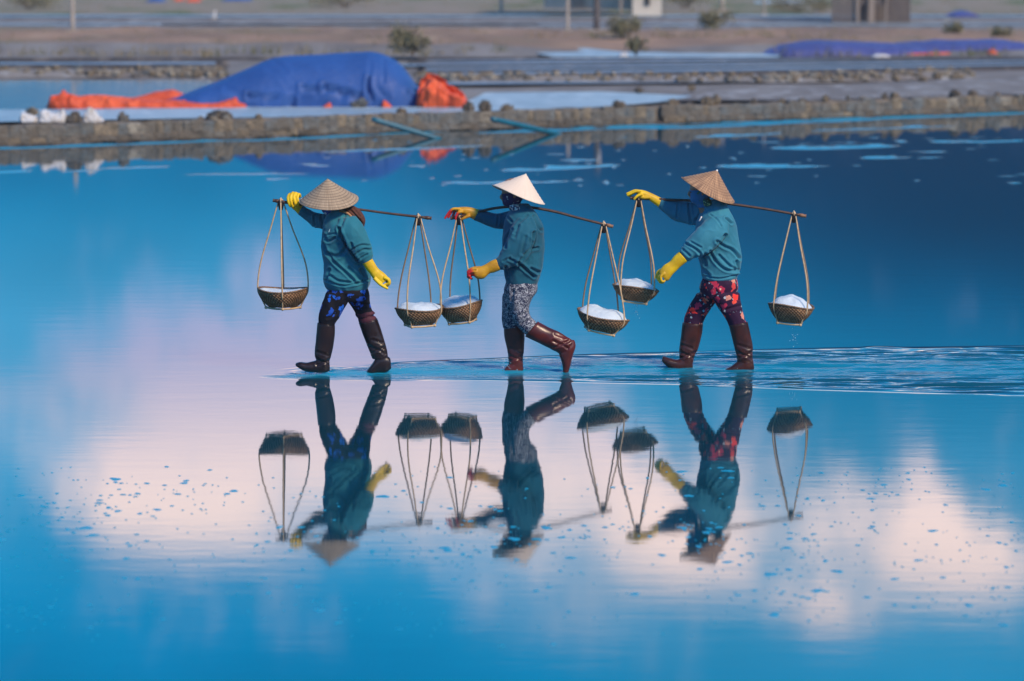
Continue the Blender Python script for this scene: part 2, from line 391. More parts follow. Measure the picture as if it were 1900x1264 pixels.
# ------------------------------------------------------------------ water
WL = lambda px: 270 + (207 - 270) * px / 1900.0             # foot of the pond wall in the photograph
WA, WB = G(0, WL(0)), G(1900, WL(1900))
WD = (WB - WA) / np.linalg.norm(WB - WA); WN = np.array([-WD[1], WD[0], 0])
def wallpt(s, off=0, z=0): p = WA + WD * s + WN * off; return np.array([p[0], p[1], z])
WLEN = np.linalg.norm(WB - WA)
def build_water():
    xs = np.concatenate([np.linspace(-60, -14, 12)[:-1], np.arange(-14, -3, .12), np.arange(-3, 6.2, .04), np.arange(6.2, 14, .12), np.linspace(14, 60, 12)])
    ys = np.concatenate([np.linspace(-30, 12, 10)[:-1], np.arange(12, 27.6, .25), np.arange(27.6, 32.8, .022), np.arange(32.8, 43, .25), np.arange(43, 75, .1), np.linspace(75, 95, 8)])
    X, Y = np.meshgrid(xs, ys); x = X.ravel(); y = Y.ravel(); n = len(x)
    V = np.stack([x, y, np.zeros(n)], 1)
    px, py = pix(V)
    tp = np.interp(px, [440, 520, 560, 740, 1100, 1560, 1900, 2300], [698, 696, 690, 673, 658, 646, 643, 642])
    bt = np.interp(px, [440, 520, 640, 900, 1250, 1500, 1900, 2300], [699, 703, 706, 705, 712, 722, 733, 742])
    t = (py - tp) / (bt - tp)
    tj = t + (vn(x * 3, y * 1.2, s=4) - .5) * .10
    ins = np.clip(tj / .10, 0, 1) * np.clip((1 - tj) / .10, 0, 1) * (py > 600) * (py < 800)
    ins *= np.clip((px - 480) / 90, 0, 1)
    right = np.clip((px - 950) / 500, 0, 1)
    core = np.exp(-((t - .48) / (.20 + .10 * (1 - right))) ** 2)
    w1 = (fbm(x * 1.1, y * 7.5, s=1, o=3) - .45) * 2
    w2 = (fbm(x * 2.6 + 9, y * 15.0, s=2, o=3) - .45) * 2
    ch = (fbm(x * 11, y * 17, s=3, o=3) - .45) * 2
    z = ins * ((.0280 * w1 + .0095 * w2) * (.45 + .75 * right) * (1 - .45 * core) + .0050 * ch * core + .0016 * ch)
    # two crests that bound the wake
    for tc_, wd in ((0.03, .030), (0.97, .030), (.12, .03), (.90, .028)):
        wob = (vn(x * .9, y * 0, s=15) - .5) * .02
        z += .0055 * np.exp(-((t - tc_ - wob) / wd) ** 2) * np.clip((px - 560) / 420, 0, 1) * (py > 600) * (py < 800) * (.55 + .9 * vn(x * .8, y * 0 + 3 + tc_ * 40, s=8))
    # circles round the legs
    for fx, fy in ((598, 690), (703, 691), (957, 692), (1050, 690), (1275, 690), (1375, 691)):
        c = G(fx, fy); r = np.hypot(x - c[0], (y - c[1]))
        z += .0042 * np.sin(r * 46 + vn(x * 6, y * 6, s=90) * 3) * np.exp(-(r / .24) ** 2)
    V[:, 2] = z
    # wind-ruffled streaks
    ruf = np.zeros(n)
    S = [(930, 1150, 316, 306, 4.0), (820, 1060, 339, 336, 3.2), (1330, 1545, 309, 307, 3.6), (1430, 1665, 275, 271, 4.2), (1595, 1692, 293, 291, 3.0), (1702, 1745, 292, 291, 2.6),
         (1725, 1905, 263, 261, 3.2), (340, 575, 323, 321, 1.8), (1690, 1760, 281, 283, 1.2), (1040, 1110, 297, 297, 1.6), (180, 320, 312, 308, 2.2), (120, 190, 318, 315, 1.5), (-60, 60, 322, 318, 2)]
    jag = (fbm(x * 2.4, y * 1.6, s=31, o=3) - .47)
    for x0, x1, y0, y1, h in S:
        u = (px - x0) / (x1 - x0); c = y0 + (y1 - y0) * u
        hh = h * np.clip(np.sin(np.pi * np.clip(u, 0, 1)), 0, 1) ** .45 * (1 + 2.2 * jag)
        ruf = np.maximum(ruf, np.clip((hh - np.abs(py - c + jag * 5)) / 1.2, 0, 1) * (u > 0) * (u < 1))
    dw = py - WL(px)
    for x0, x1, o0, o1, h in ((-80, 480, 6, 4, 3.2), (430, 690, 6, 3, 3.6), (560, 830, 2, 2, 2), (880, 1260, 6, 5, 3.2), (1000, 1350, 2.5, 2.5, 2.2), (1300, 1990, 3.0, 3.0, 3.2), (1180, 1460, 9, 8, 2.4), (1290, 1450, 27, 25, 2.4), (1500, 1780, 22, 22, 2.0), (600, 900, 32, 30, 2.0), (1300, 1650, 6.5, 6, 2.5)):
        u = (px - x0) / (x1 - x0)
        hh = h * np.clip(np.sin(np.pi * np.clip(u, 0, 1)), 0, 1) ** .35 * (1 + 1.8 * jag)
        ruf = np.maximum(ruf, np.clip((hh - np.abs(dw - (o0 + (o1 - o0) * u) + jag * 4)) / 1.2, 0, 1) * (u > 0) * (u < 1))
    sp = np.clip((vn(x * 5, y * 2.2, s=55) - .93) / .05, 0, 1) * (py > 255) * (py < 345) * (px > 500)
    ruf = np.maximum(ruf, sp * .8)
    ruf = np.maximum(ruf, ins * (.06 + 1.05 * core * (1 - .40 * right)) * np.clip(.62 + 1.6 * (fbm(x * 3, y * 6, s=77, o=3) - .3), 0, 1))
    nx, ny = len(xs), len(ys)
    me = bpy.data.meshes.new('water'); me.vertices.add(n); me.vertices.foreach_set('co', V.ravel())
    i = np.arange((nx - 1) * (ny - 1)); a = (i // (nx - 1)) * nx + i % (nx - 1)
    q = np.stack([a, a + 1, a + 1 + nx, a + nx], 1)
    me.loops.add(q.size); me.loops.foreach_set('vertex_index', q.ravel().astype(np.int32))
    me.polygons.add(len(q)); me.polygons.foreach_set('loop_start', np.arange(len(q), dtype=np.int32) * 4)
    me.polygons.foreach_set('use_smooth', np.ones(len(q), bool))
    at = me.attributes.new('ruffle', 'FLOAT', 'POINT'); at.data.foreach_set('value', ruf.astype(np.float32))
    me.update(); me.validate()
    return me
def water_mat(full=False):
    k = NB('ruffled brine with painted sky tint' if full else 'still brine')
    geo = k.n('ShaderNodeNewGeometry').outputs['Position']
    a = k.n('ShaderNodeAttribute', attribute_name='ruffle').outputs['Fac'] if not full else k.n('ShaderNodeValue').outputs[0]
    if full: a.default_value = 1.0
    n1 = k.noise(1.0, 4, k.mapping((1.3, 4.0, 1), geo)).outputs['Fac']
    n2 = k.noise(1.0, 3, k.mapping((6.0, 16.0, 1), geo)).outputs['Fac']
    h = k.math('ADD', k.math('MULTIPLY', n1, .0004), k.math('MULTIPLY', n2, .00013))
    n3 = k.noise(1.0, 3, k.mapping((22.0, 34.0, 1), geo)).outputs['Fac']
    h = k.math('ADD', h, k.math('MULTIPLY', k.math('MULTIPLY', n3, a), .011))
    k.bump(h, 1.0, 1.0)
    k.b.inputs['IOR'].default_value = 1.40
    return k.fin(k.mix(a, (.003, .050, .078), (.004, .31, .50)), k.math('ADD', .030, k.math('MULTIPLY', a, .32)), .5)  # cyan where ruffled: reflection of the upper sky painted into the base colour
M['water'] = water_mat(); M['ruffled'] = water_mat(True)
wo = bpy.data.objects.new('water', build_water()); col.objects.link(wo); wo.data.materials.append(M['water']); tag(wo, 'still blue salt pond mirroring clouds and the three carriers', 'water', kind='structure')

# ------------------------------------------------------------------ land behind the pond
ZL = .20                                  # level of the pans behind the wall
def ground_mat(name, a, b, sx, sy, c3=None, rough=.9, wet=0):
    k = NB(name); geo = k.n('ShaderNodeNewGeometry').outputs['Position']
    n1 = k.noise(1.0, 6, k.mapping((sx, sy, 1), geo)).outputs['Fac']; c_ = k.mix(k.step(n1, .32, .68), a, b)
    if c3: c_ = k.mix(k.step(k.noise(1.0, 5, k.mapping((sx * 2.7, sy * 2.2, 1), geo)).outputs['Fac'], .52, .66), c_, c3)
    k.bump(k.noise(9, 6, geo).outputs['Fac'], .7, .06)
    return k.fin(c_, rough, .3)
M['dirt'] = ground_mat('dry dusty earth', (.27, .205, .165), (.20, .155, .13), .35, .12, (.33, .26, .20))
M['mud'] = ground_mat('grey salt mud', (.16, .15, .145), (.23, .225, .22), .8, .3, (.30, .31, .32), .8)
M['darkmud'] = ground_mat('dark wet mud', (.040, .037, .036), (.070, .060, .055), 1.2, .6, (.14, .125, .11), .7)
M['scrub'] = ground_mat('dry green field', (.22, .205, .15), (.26, .225, .18), .2, .05, (.13, .16, .08))  # field paled and greyed, haze put into its colour
M['crust'] = ground_mat('pale salt crust', (.34, .46, .53), (.26, .37, .44), .9, .35, (.44, .56, .63), .35)
k = NB('shallow pan water'); k.bump(k.noise(1.0, 3, k.mapping((2, 5, 1), k.n('ShaderNodeNewGeometry').outputs['Position'])).outputs['Fac'], 1, .008)
M['panwater'] = k.fin((.11, .125, .14), .12, .5)

M['brine'] = ground_mat('drying brine', (.20, .27, .34), (.15, .19, .24), .25, .6, (.28, .34, .40), .4)
def sheet(name, pts, z, m, label=None, zs=None):
    v = [G(a, b, z) for a, b in pts]
    o = mk(name, v, [tuple(range(len(v)))], m, smooth=False)
    bm = bmesh.new(); bm.from_mesh(o.data); bmesh.ops.triangulate(bm, faces=bm.faces); bmesh.ops.recalc_face_normals(bm, faces=bm.faces)
    if bm.faces and sum(f.normal.z for f in bm.faces) < 0: bmesh.ops.reverse_faces(bm, faces=bm.faces)
    bm.to_mesh(o.data); bm.free()
    return tag(o, label, kind='structure')
# base terrain from just behind the wall to past the horizon line of sight
def terrain():
    s = np.concatenate([np.linspace(-300, -8, 30), np.arange(-7.5, WLEN + 8, .35), np.linspace(WLEN + 9, 320, 30)])
    o_ = np.concatenate([np.array([.22, .5, .9, 1.4]), np.arange(2, 60, .45), np.linspace(62, 600, 60)])
    S, O = np.meshgrid(s, o_); p = WA[None, :] + WD[None, :] * S.ravel()[:, None] + WN[None, :] * O.ravel()[:, None]
    z = ZL - .03 + (fbm(p[:, 0] * .8, p[:, 1] * .8, s=5) - .47) * .06
    px, py = pix(np.column_stack([p[:, :2], np.full(len(p), ZL)]))
    bank = np.clip((104 - py) / 6, 0, 1) * (1 - np.clip((66 - py) / 10, 0, 1)) * (1 - .8 * np.exp(-((px - 1120 - (95 - py) * 2.2) / 170) ** 2))
    z += bank * (.20 + .16 * fbm(p[:, 0] * .5, p[:, 1] * .5, s=9))
    z += np.clip((66 - py) / 40, 0, 1) * .1 * (fbm(p[:, 0] * .1, p[:, 1] * .1, s=19) - .3)
    nx, ny = len(s), len(o_)
    f = [(r * nx + c, r * nx + c + 1, (r + 1) * nx + c + 1, (r + 1) * nx + c) for r in range(ny - 1) for c in range(nx - 1)]
    return np.column_stack([p[:, :2], z]), f
k = NB('salt field earth'); geo = k.n('ShaderNodeNewGeometry').outputs['Position']; sp_ = k.n('ShaderNodeSeparateXYZ', {0: geo})
n1 = k.noise(1.0, 6, k.mapping((.35, .12, 1), geo)).outputs['Fac']
c_ = k.mix(k.step(n1, .32, .68), (.34, .225, .155), (.22, .155, .115)); c_ = k.mix(k.step(k.noise(1.0, 5, k.mapping((.9, .5, 1), geo)).outputs['Fac'], .55, .7), c_, (.40, .29, .20))
c_ = k.mix(k.math('MULTIPLY', k.step(k.noise(1.0, 4, k.mapping((.25, .2, 1), geo)).outputs['Fac'], .52, .66), .5), c_, (.17, .17, .10))
mud_ = k.mix(k.step(k.noise(1.0, 5, k.mapping((.8, .3, 1), geo)).outputs['Fac'], .3, .7), (.15, .14, .135), (.24, .235, .23))
c_ = k.mix(k.step(sp_.outputs[1], 97.0, 99.5), mud_, c_); k.bump(k.noise(6, 6, geo).outputs['Fac'], .7, .08)
M['land'] = k.fin(c_, .9, .3)
v, f = terrain(); lo = mk('ground', v, f, M['land']); tag(lo, 'dusty grey brown salt fields behind the pond wall', 'ground', kind='structure')
# pans: still water, crust and mud
sheet('salt_pan', [(-1100, 206), (-1100, 156), (390, 148), (420, 196), (90, 203)], ZL + .02, M['panwater'], 'grey blue water of the pan behind the tarpaulins')
sheet('salt_flat', [(-1100, 250), (-1100, 208), (90, 203), (400, 198), (860, 192), (900, 172), (1110, 170), (1290, 178), (1220, 190), (1000, 207), (600, 216), (200, 222)], ZL + .035, M['crust'], 'pale crusted salt flat under the blue tarpaulin')
sheet('mud_path', [(1250, 186), (1330, 168), (1560, 158), (1780, 146), (2100, 138), (2100, 166), (1900, 174), (1500, 186)], ZL + .045, M['mud'], 'grey mud track behind the right of the wall')
for y0, y1, x0, x1, sl in ((152, 158, 780, 1420, -.010), (136, 141.5, 780, 2050, -.016), (127, 131.5, 790, 2050, -.014), (119, 123, 740, 2050, -.011), (112, 115.5, 790, 2050, -.007), (118, 122, -1100, 400, -.002)):
    sheet('salt_pan', [(x0, y1), (x0, y0), (x1, y0 + sl * (x1 - x0)), (x1, y1 + sl * (x1 - x0))], ZL + .03, M['brine'], 'narrow strip of pan water between the dark bunds')
for y0, y1, x0, x1 in ((47, 58, -1500, 3400), (33, 44, -1500, 3400)):
    sheet('far_pan', [(x0, y1), (x0, y0), (x1, y0), (x1, y1)], ZL + .16, M['mud'], 'dark empty pan beyond the earth bank')  # lighter grey mud out here, haze put into the ground colour
for y0, y1, x0, x1 in ((44.5, 46.5, -1500, 3400), (28, 31, -1500, 3400), (60, 62.5, 420, 900), (45, 46.5, 300, 1000), (2, 6, 1400, 1490)):
    sheet('far_pan', [(x0, y1), (x0, y0), (x1, y0), (x1, y1)], ZL + .18, M['crust'], 'thin pale line of far salt water')
sheet('field', [(-3000, 27), (-3000, -60), (5000, -60), (5000, 27)], ZL + .17, M['scrub'], 'dry green field beyond the far pans')
sheet('ramp', [(930, 74), (985, 72), (1040, 84), (1160, 97), (1460, 99), (1440, 107), (1030, 106), (980, 96)], ZL + .04, M['crust'], 'pale salt covered ramp cutting through the earth bank')

def ridge(name, pts, z0, hgt, wid, m, label, seed, kind='structure'):
    """low earth bund along a line of photo pixels"""
    c = catmull([G(a, b, z0) for a, b in pts], 140); t = np.gradient(c, axis=0); t /= np.linalg.norm(t, axis=1)[:, None]; nn = np.column_stack([-t[:, 1], t[:, 0], np.zeros(len(t))])
    v = []; K = 7
    for j in range(K):
        u = j / (K - 1) * 2 - 1
        p = c + nn * (u * wid / 2); h = hgt * (1 - abs(u) ** 2.2) * (.75 + .5 * fbm(c[:, 0] * 1.7, c[:, 1] * 1.7 + j, s=seed))
        v.append(np.column_stack([p[:, 0], p[:, 1], z0 + (.035 if 0 < j < K - 1 else -.06) + h]))
    v = np.stack(v, 1).reshape(-1, 3)
    f = [(i * K + j, i * K + j + 1, (i + 1) * K + j + 1, (i + 1) * K + j) for i in range(len(c) - 1) for j in range(K - 1)]
    f = [q[::-1] for q in f]
    return tag(mk(name, v, f, m), label, kind=kind)
for i, (pts, h_, w_) in enumerate([([(-1100, 116), (400, 110), (950, 110), (1500, 110), (2700, 108)], .09, .5), ([(760, 118.5), (1300, 116), (2050, 107)], .05, .5),
                               ([(780, 126), (1300, 121), (2050, 109)], .05, .5), ([(780, 135), (1300, 128), (2050, 116)], .05, .5), ([(780, 143), (1400, 135), (2050, 122)], .05, .5),
                               ([(-1100, 118), (250, 117), (420, 116)], .05, .35), ([(-1100, 126), (250, 124), (420, 123)], .05, .35)]):
    ridge('bund', pts, ZL, h_ * .2, w_ * (2.2 if pts[0][0] > 0 else 1.6), M['darkmud'], 'dark low mud bund between strips of pan water', 40 + i)

# ---------------------------------------------------------------- stones
def stone_mesh(seed, sx, sy, sz, rough=.14, bev=.13):
    bm = bmesh.new(); bmesh.ops.create_cube(bm, size=1)
    bmesh.ops.bevel(bm, geom=bm.edges[:], offset=bev, segments=1 if bev < .2 else 2, affect='EDGES')
    r = random.Random(seed)
    for v_ in bm.verts:
        v_.co += Vector((r.uniform(-1, 1), r.uniform(-1, 1), r.uniform(-1, 1))) * rough * .5
        v_.co.x *= sx; v_.co.y *= sy; v_.co.z *= sz
    me = bpy.data.meshes.new('stone'); bm.to_mesh(me); bm.free(); return me
def smat(name, a, b):
    k = NB(name); geo = k.n('ShaderNodeNewGeometry').outputs['Position']
    c_ = k.mix(k.step(k.noise(9, 5, geo).outputs['Fac'], .35, .65), a, b); c_ = k.mix(k.math('MULTIPLY', k.step(k.noise(3.2, 5, geo).outputs['Fac'], .38, .62), .65), c_, (.125, .105, .08))
    k.bump(k.noise(16, 6, geo).outputs['Fac'], .9, .05); return k.fin(c_, .85, .3)
SM = [smat('grey block stone', (.17, .17, .155), (.11, .105, .095)), smat('tan block stone', (.25, .205, .145), (.15, .125, .09)), smat('blue grey block stone', (.155, .175, .18), (.10, .11, .11)),
      smat('dark block stone', (.09, .082, .072), (.14, .125, .105)), smat('pale block stone', (.33, .31, .255), (.22, .20, .165))]
wall = thing('pond_wall', wallpt(0), 'low wall of upright stone blocks along the far edge of the pond', 'wall')
# footing and core
def wall_sweep(prof, ds, seed, amp):
    ss = np.arange(-14, WLEN + 10.01, ds); v = []; K = len(prof)
    for s in ss:
        for j, (o, z) in enumerate(prof):
            q = wallpt(s, o, z); v.append(q)
    v = np.array(v); j = (fbm(v[:, 0] * 3.1, v[:, 1] * 3.1, v[:, 2] * 5, s=seed, o=4) - .47) * amp
    v[:, 2] += j * .6 * (v[:, 2] > .02); v -= WN * (j * 1.0)[:, None] * (v[:, 2] > -.1)[:, None]
    f = [(i * K + a, (i + 1) * K + a, (i + 1) * K + a + 1, i * K + a + 1) for i in range(len(ss) - 1) for a in range(K - 1)]
    return v, f
v, f = wall_sweep([(-.10, -.15), (-.09, .01), (-.05, .035), (-.02, .05), (.02, .06), (.30, .06)], .10, 61, .06)
mk('footing', v, f, M['darkmud'], wall)
v, f = wall_sweep([(.05, .02), (.05, .28), (.10, .31), (.35, .325), (.6, .29), (.85, .18), (1.0, .05)], .12, 67, .16)
mk('earth_core', v, f, ground_mat('wall top earth', (.13, .115, .095), (.19, .165, .135), 1.5, .8, (.10, .09, .08)), wall)
vars_ = [stone_mesh(100 + i, 1, 1, 1, .15) for i in range(9)]
r = random.Random(5)
for course, (zb, hlo, hhi, wlo, whi, off, wt) in enumerate(((.015, .09, .13, .16, .32, -.03, (3, 2, 1, 6, 0)), (.11, .17, .235, .12, .28, 0.0, (5, 4, 4, 1, 1.2)))):
    s = -8.0
    while s < WLEN + 6:
        wd = r.uniform(wlo, whi); h = r.uniform(hlo, hhi)
        if not abs(s + wd / 2 - 13.25) < .13:
            o = bpy.data.objects.new('stone', vars_[r.randrange(9)]); col.objects.link(o); o.parent = wall
            if not o.data.materials: o.data.materials.append(SM[0])
            o.material_slots[0].link = 'OBJECT'; o.material_slots[0].material = SM[r.choices(range(5), wt)[0]]
            p = wallpt(s + wd / 2, off + r.uniform(.0, .035), zb + h / 2) - np.array(ROOT[wall.name])
            o.location = p; o.scale = (wd * 1.13, .17, h * 1.10); o.rotation_euler = (r.uniform(-.08, .05), r.uniform(-.05, .05), math.atan2(WD[1], WD[0]) + r.uniform(-.06, .06))
        s += wd
def on_wall(px, off, z):                  # point above the wall line seen in a photo column
    d = ray(px, 220); k_ = d[0] / d[1]; o0 = WA + WN * off
    t_ = (k_ * o0[1] - o0[0]) / (WD[0] - k_ * WD[1]); q_ = o0 + WD * t_; return np.array([q_[0], q_[1], z])
loose = [(60, 214, 22, 14, 1), (138, 227, 30, 22, 3), (228, 225, 22, 20, 0), (408, 214, 48, 15, 3), (395, 224, 16, 9, 4), (420, 224, 14, 9, 4), (372, 224, 12, 8, 0), (745, 214, 20, 12, 1), (748, 223, 14, 11, 1), (870, 212, 22, 20, 3), (900, 210, 24, 22, 3),
         (940, 215, 26, 13, 1), (1144, 206, 15, 14, 3), (1152, 216, 18, 12, 1), (1248, 198, 24, 14, 1), (1280, 196, 12, 8, 3), (1312, 194, 26, 15, 1), (1329, 193, 15, 19, 1), (1398, 192, 12, 10, 3), (1488, 190, 18, 8, 3), (1531, 189, 16, 13, 1),
         (1573, 188, 8, 12, 2), (1641, 186, 13, 13, 3), (1659, 185, 18, 13, 1), (1771, 179, 20, 15, 3), (1805, 178, 20, 12, 3), (1185, 172, 16, 11, 3), (1283, 168, 15, 12, 1), (1712, 152, 18, 10, 1), (1775, 147, 28, 11, 1), (480, 226, 14, 9, 1), (1450, 193, 15, 8, 1), (1600, 188, 14, 7, 4), (1850, 176, 12, 7, 1)]
for i, (x, y, w_, h_, mi) in enumerate(loose):
    top_ = y > WL(x) - 44
    p = on_wall(x, .12 + .30 * max(0, min(1, (WL(x) - 30 - y) / 12)), .31) if top_ else G(x, y, ZL + .04)
    sc_ = 1 / (F / np.linalg.norm(p - CO))
    o = bpy.data.objects.new('loose_stone', stone_mesh(300 + i, w_ * sc_, w_ * sc_ * .9, h_ * sc_ * 1.15, .13, .26)); col.objects.link(o); o.data.materials.append(SM[mi])
    o.location = p + np.array([0, 0, h_ * sc_ * .42]); o.rotation_euler = (r.uniform(-.15, .15), r.uniform(-.2, .2), r.uniform(0, 3))
    nm = ['grey', 'tan', 'blue grey', 'dark', 'pale'][mi]
    own = {60: 'tan stone lying between the small white bag and the big sack', 138: 'dark block sitting between the big white sack and the tan sack', 228: 'grey block standing alone on the wall before the long orange strip', 408: 'wide flat dark slab on the wall below the end of the orange strip',
           745: 'tan stone on the wall beside the top of the pipe below the blue heap', 870: 'dark stone on the wall close beside the crumpled orange bundle', 900: 'dark stone on the wall at the top of the second blue pipe', 940: 'low tan stone on the wall just past the second blue pipe', 1144: 'dark stone alone on the wall before the pale salt flat',
           1573: 'narrow pointed blue grey stone on the pond wall', 1712: 'tan stone on the rubble edge beyond the grey mud track', 1775: 'broad tan stone lump on the rubble edge beyond the mud track', 1185: 'dark stone lying out on the pale salt flat', 1283: 'tan stone lying at the edge of the pale salt flat',
           1312: 'broad tan stone touching a taller tan one on the wall by the gap', 1329: 'tall tan stone on the wall right at the dark gap', 1641: 'dark stone touching a tan stone on the wall', 1659: 'tan stone touching a dark stone on the wall', 1771: 'big dark stone on the wall before the grey mud track', 1805: 'flatter dark stone next to the big dark one on the wall'}.get(x)
    tag(o, own or f'small {nm} stone lying loose on top of the pond wall', 'stone', None if own else f'small loose {nm} stones on the pond wall')
# second bund of rubble
rb = thing('rubble_bund', G(0, 140, ZL), 'long low bund of pale rubble between the pans behind the tarpaulin', 'bund')
for seed, pts, n in ((1, [(-700, 144), (200, 142), (420, 143)], 140), (2, [(770, 152), (1000, 152), (1400, 152), (1560, 150), (1800, 142)], 160)):
    c = catmull([G(a, b, ZL) for a, b in pts], 60)
    cv = np.vstack([c + np.array([0, -.55, 0]), c + np.array([0, -.2, .12]), c + np.array([0, .2, .16]), c + np.array([0, .7, -.02])]); cv[:, 2] += (fbm(cv[:, 0] * 2, cv[:, 1] * 2, s=seed) - .45) * .1
    m_ = len(c); mk('earth_core', cv, [(a * m_ + b, a * m_ + b + 1, (a + 1) * m_ + b + 1, (a + 1) * m_ + b) for a in range(3) for b in range(m_ - 1)], M['mud'], rb)
    for q in range(n):
        t = (q + r.random()) / n * 59; a = int(min(t, 58)); p = c[a] * (1 - (t - a)) + c[a + 1] * (t - a)
        o = bpy.data.objects.new('stone', vars_[q % 9]); col.objects.link(o); o.parent = rb
        o.material_slots[0].link = 'OBJECT'; o.material_slots[0].material = SM[r.choices(range(5), (2, 4, 1, 0, 5))[0]]
        row = r.random(); sz = r.uniform(.10, .20)
        o.location = p + np.array([0, -.5 + row * .6, .06 + .12 * row]) - np.array(ROOT[rb.name]); o.scale = (sz, sz * .8, sz * r.uniform(.6, .9)); o.rotation_euler = (r.uniform(-.4, .4), r.uniform(-.4, .4), r.uniform(0, 3))

# ---------------------------------------------------------------- tarpaulins
def tarp_mat(name, a, b, rough=.55):
    k = NB(name); c_ = k.mix(k.step(k.noise(1.6, 5).outputs['Fac'], .3, .7), a, b); k.bump(k.math('ADD', k.noise(3.5, 5, None, .6).outputs['Fac'], k.math('MULTIPLY', k.noise(16, 4).outputs['Fac'], .2)), .5, .06)
    return k.fin(c_, rough, .3)
M['tarp'] = tarp_mat('blue tarpaulin', (.026, .098, .34), (.021, .080, .285))
M['faded'] = tarp_mat('sun faded violet blue tarpaulin', (.075, .095, .30), (.06, .08, .25))
M['orange'] = tarp_mat('orange tarpaulin', (.72, .125, .045), (.60, .085, .035))
def mound(outline, base_y, Y, dep, seed, amp, nu=120, nvv=40, pw=.75, lines=(), fr=1.0):
    """draped heap: its outline in photo pixels, standing on the plane y=Y with a real depth"""
    ox = [q[0] for q in outline]; oy = [q[1] for q in outline]
    us = np.linspace(ox[0], ox[-1], nu); top = np.interp(us, ox, oy)
    kw = 7 if fr < 1 else 3; top = np.convolve(np.pad(top, kw // 2, mode='edge'), np.ones(kw) / kw, 'valid')
    z0 = P(us[0], base_y, Y)[2]; V = []
    for u, tpy in zip(us, top):
        a = P(u, base_y, Y); h = max(.01, P(u, tpy, Y)[2] - a[2])
        edge = min(1, (u - ox[0]) / (ox[-1] - ox[0]) * 6, (ox[-1] - u) / (ox[-1] - ox[0]) * 6); d = dep * (.25 + .75 * math.sqrt(max(edge, 0)))
        for g in np.linspace(0, math.pi, nvv):
            V.append([a[0], Y - math.cos(g) * d, a[2] + h * math.sin(g) ** pw])
    V = np.array(V)
    f = [(i * nvv + j, (i + 1) * nvv + j, (i + 1) * nvv + j + 1, i * nvv + j + 1) for i in range(nu - 1) for j in range(nvv - 1)]
    hz = np.clip((V[:, 2] - a[2]) / .25, .15, 1)
    rd = 1.15 * (1 - np.abs(fbm(V[:, 0] * 2.1 * fr, V[:, 1] * 2.1 * fr, V[:, 2] * 2.1 * fr, s=seed, o=3) * 2.2 - 1)) ** 2
    n2 = 1 - np.abs(vn(V[:, 0] * 5.3 * fr, V[:, 1] * 5.3 * fr, V[:, 2] * 5.3 * fr, s=seed + 3) * 2 - 1)
    V[:, 1] -= amp * (rd - .6) * hz + amp * .55 * (n2 - .5) * hz
    V[:, 2] += (amp * .5 * (rd - .6) + amp * .2 * (n2 - .5)) * hz
    if lines:
        N = np.tile(np.array([0, -.9, .44]), (len(V), 1)); V = crease(V, N, lines)
    return V, f
YT = G(560, 202, ZL)[1] + 1.2
bt = thing('tarpaulin_heap', P(560, 202, YT), 'big blue tarpaulin heap with folds on the pale salt flat', 'tarpaulin')
V, f = mound([(290, 192), (335, 177), (400, 153), (470, 123), (500, 110), (530, 104), (600, 101), (660, 97), (690, 96), (712, 101), (738, 114), (758, 136), (770, 156), (782, 172), (800, 181), (818, 189)], 200, YT, 1.15, 3, .020, 170, 54, .62, fr=.45, lines=
             [([(560, 162), (620, 175), (665, 187)], 3, .11), ([(602, 162), (640, 172), (668, 180)], 4, .16), ([(684, 146), (683, 165), (690, 178)], 3, .11), ([(712, 112), (712, 150)], 3, .03), ([(460, 177), (510, 182), (545, 190)], 3.2, .13),
              ([(758, 170), (764, 180)], 3, .07), ([(688, 112), (686, 140)], 4, .02), ([(510, 115), (530, 130)], 4, .02), ([(420, 165), (480, 190)], 5, .02), ([(700, 165), (725, 185)], 3, .05)])
mk('cover', V, f, M['tarp'], bt)
V, f = mound([(598, 199), (608, 192), (613, 189), (616, 200)], 201, YT - 1.25, .12, 9, .02, 14, 10); mk('orange_flap', V, f, M['orange'], bt)
V, f = mound([(708, 196), (712, 184), (722, 192), (728, 199)], 200, YT - 1.2, .12, 10, .02, 14, 10); mk('orange_flap', V, f, M['orange'], bt)
V, f = mound([(88, 195), (95, 181), (113, 179), (119, 168), (125, 178), (150, 181), (190, 180), (230, 184), (280, 187), (330, 188), (370, 190), (390, 193), (420, 189), (437, 182), (446, 188), (458, 194), (462, 200)], 203, YT - 1.0, .5, 21, .15, 220, 36, .5, fr=1.25)
ot = tag(mk('orange_tarpaulin', V, f, M['orange'], base=P(270, 202, YT - 1.0)), 'long crumpled orange tarpaulin strip lying flat beside the blue heap', 'tarpaulin')
V, f = mound([(225, 186), (262, 178), (290, 171), (322, 167), (345, 176), (352, 186)], 190, YT + .1, .35, 22, .06, 60, 20, .5, fr=1.2); mk('back_fold', V, f, M['orange'], ot)
V, f = mound([(770, 205), (777, 172), (783, 152), (793, 143), (808, 146), (826, 156), (832, 166), (850, 172), (864, 182), (874, 196)], 206, YT - .7, .50, 27, .30, 110, 50, .6, fr=1.1)
tag(mk('orange_tarpaulin', V, f, M['orange'], base=P(820, 206, YT - .7)), 'crumpled orange tarpaulin bundle at the steep end of the blue heap', 'tarpaulin')
for i, (x, y) in enumerate(((661, 196), (672, 191))):
    p = P(x, y, YT - 1.35); o = bpy.data.objects.new('weight_stone', stone_mesh(500 + i, .22, .2, .17, .12, .25)); col.objects.link(o); o.data.materials.append(SM[2]); o.location = p; o.rotation_euler = (.1, .3, .4 + i)
    tag(o, 'grey stone weighing down the front of the blue tarpaulin heap', 'stone', 'stones on the blue tarpaulin')
YR = G(1600, 106, ZL)[1] + 2
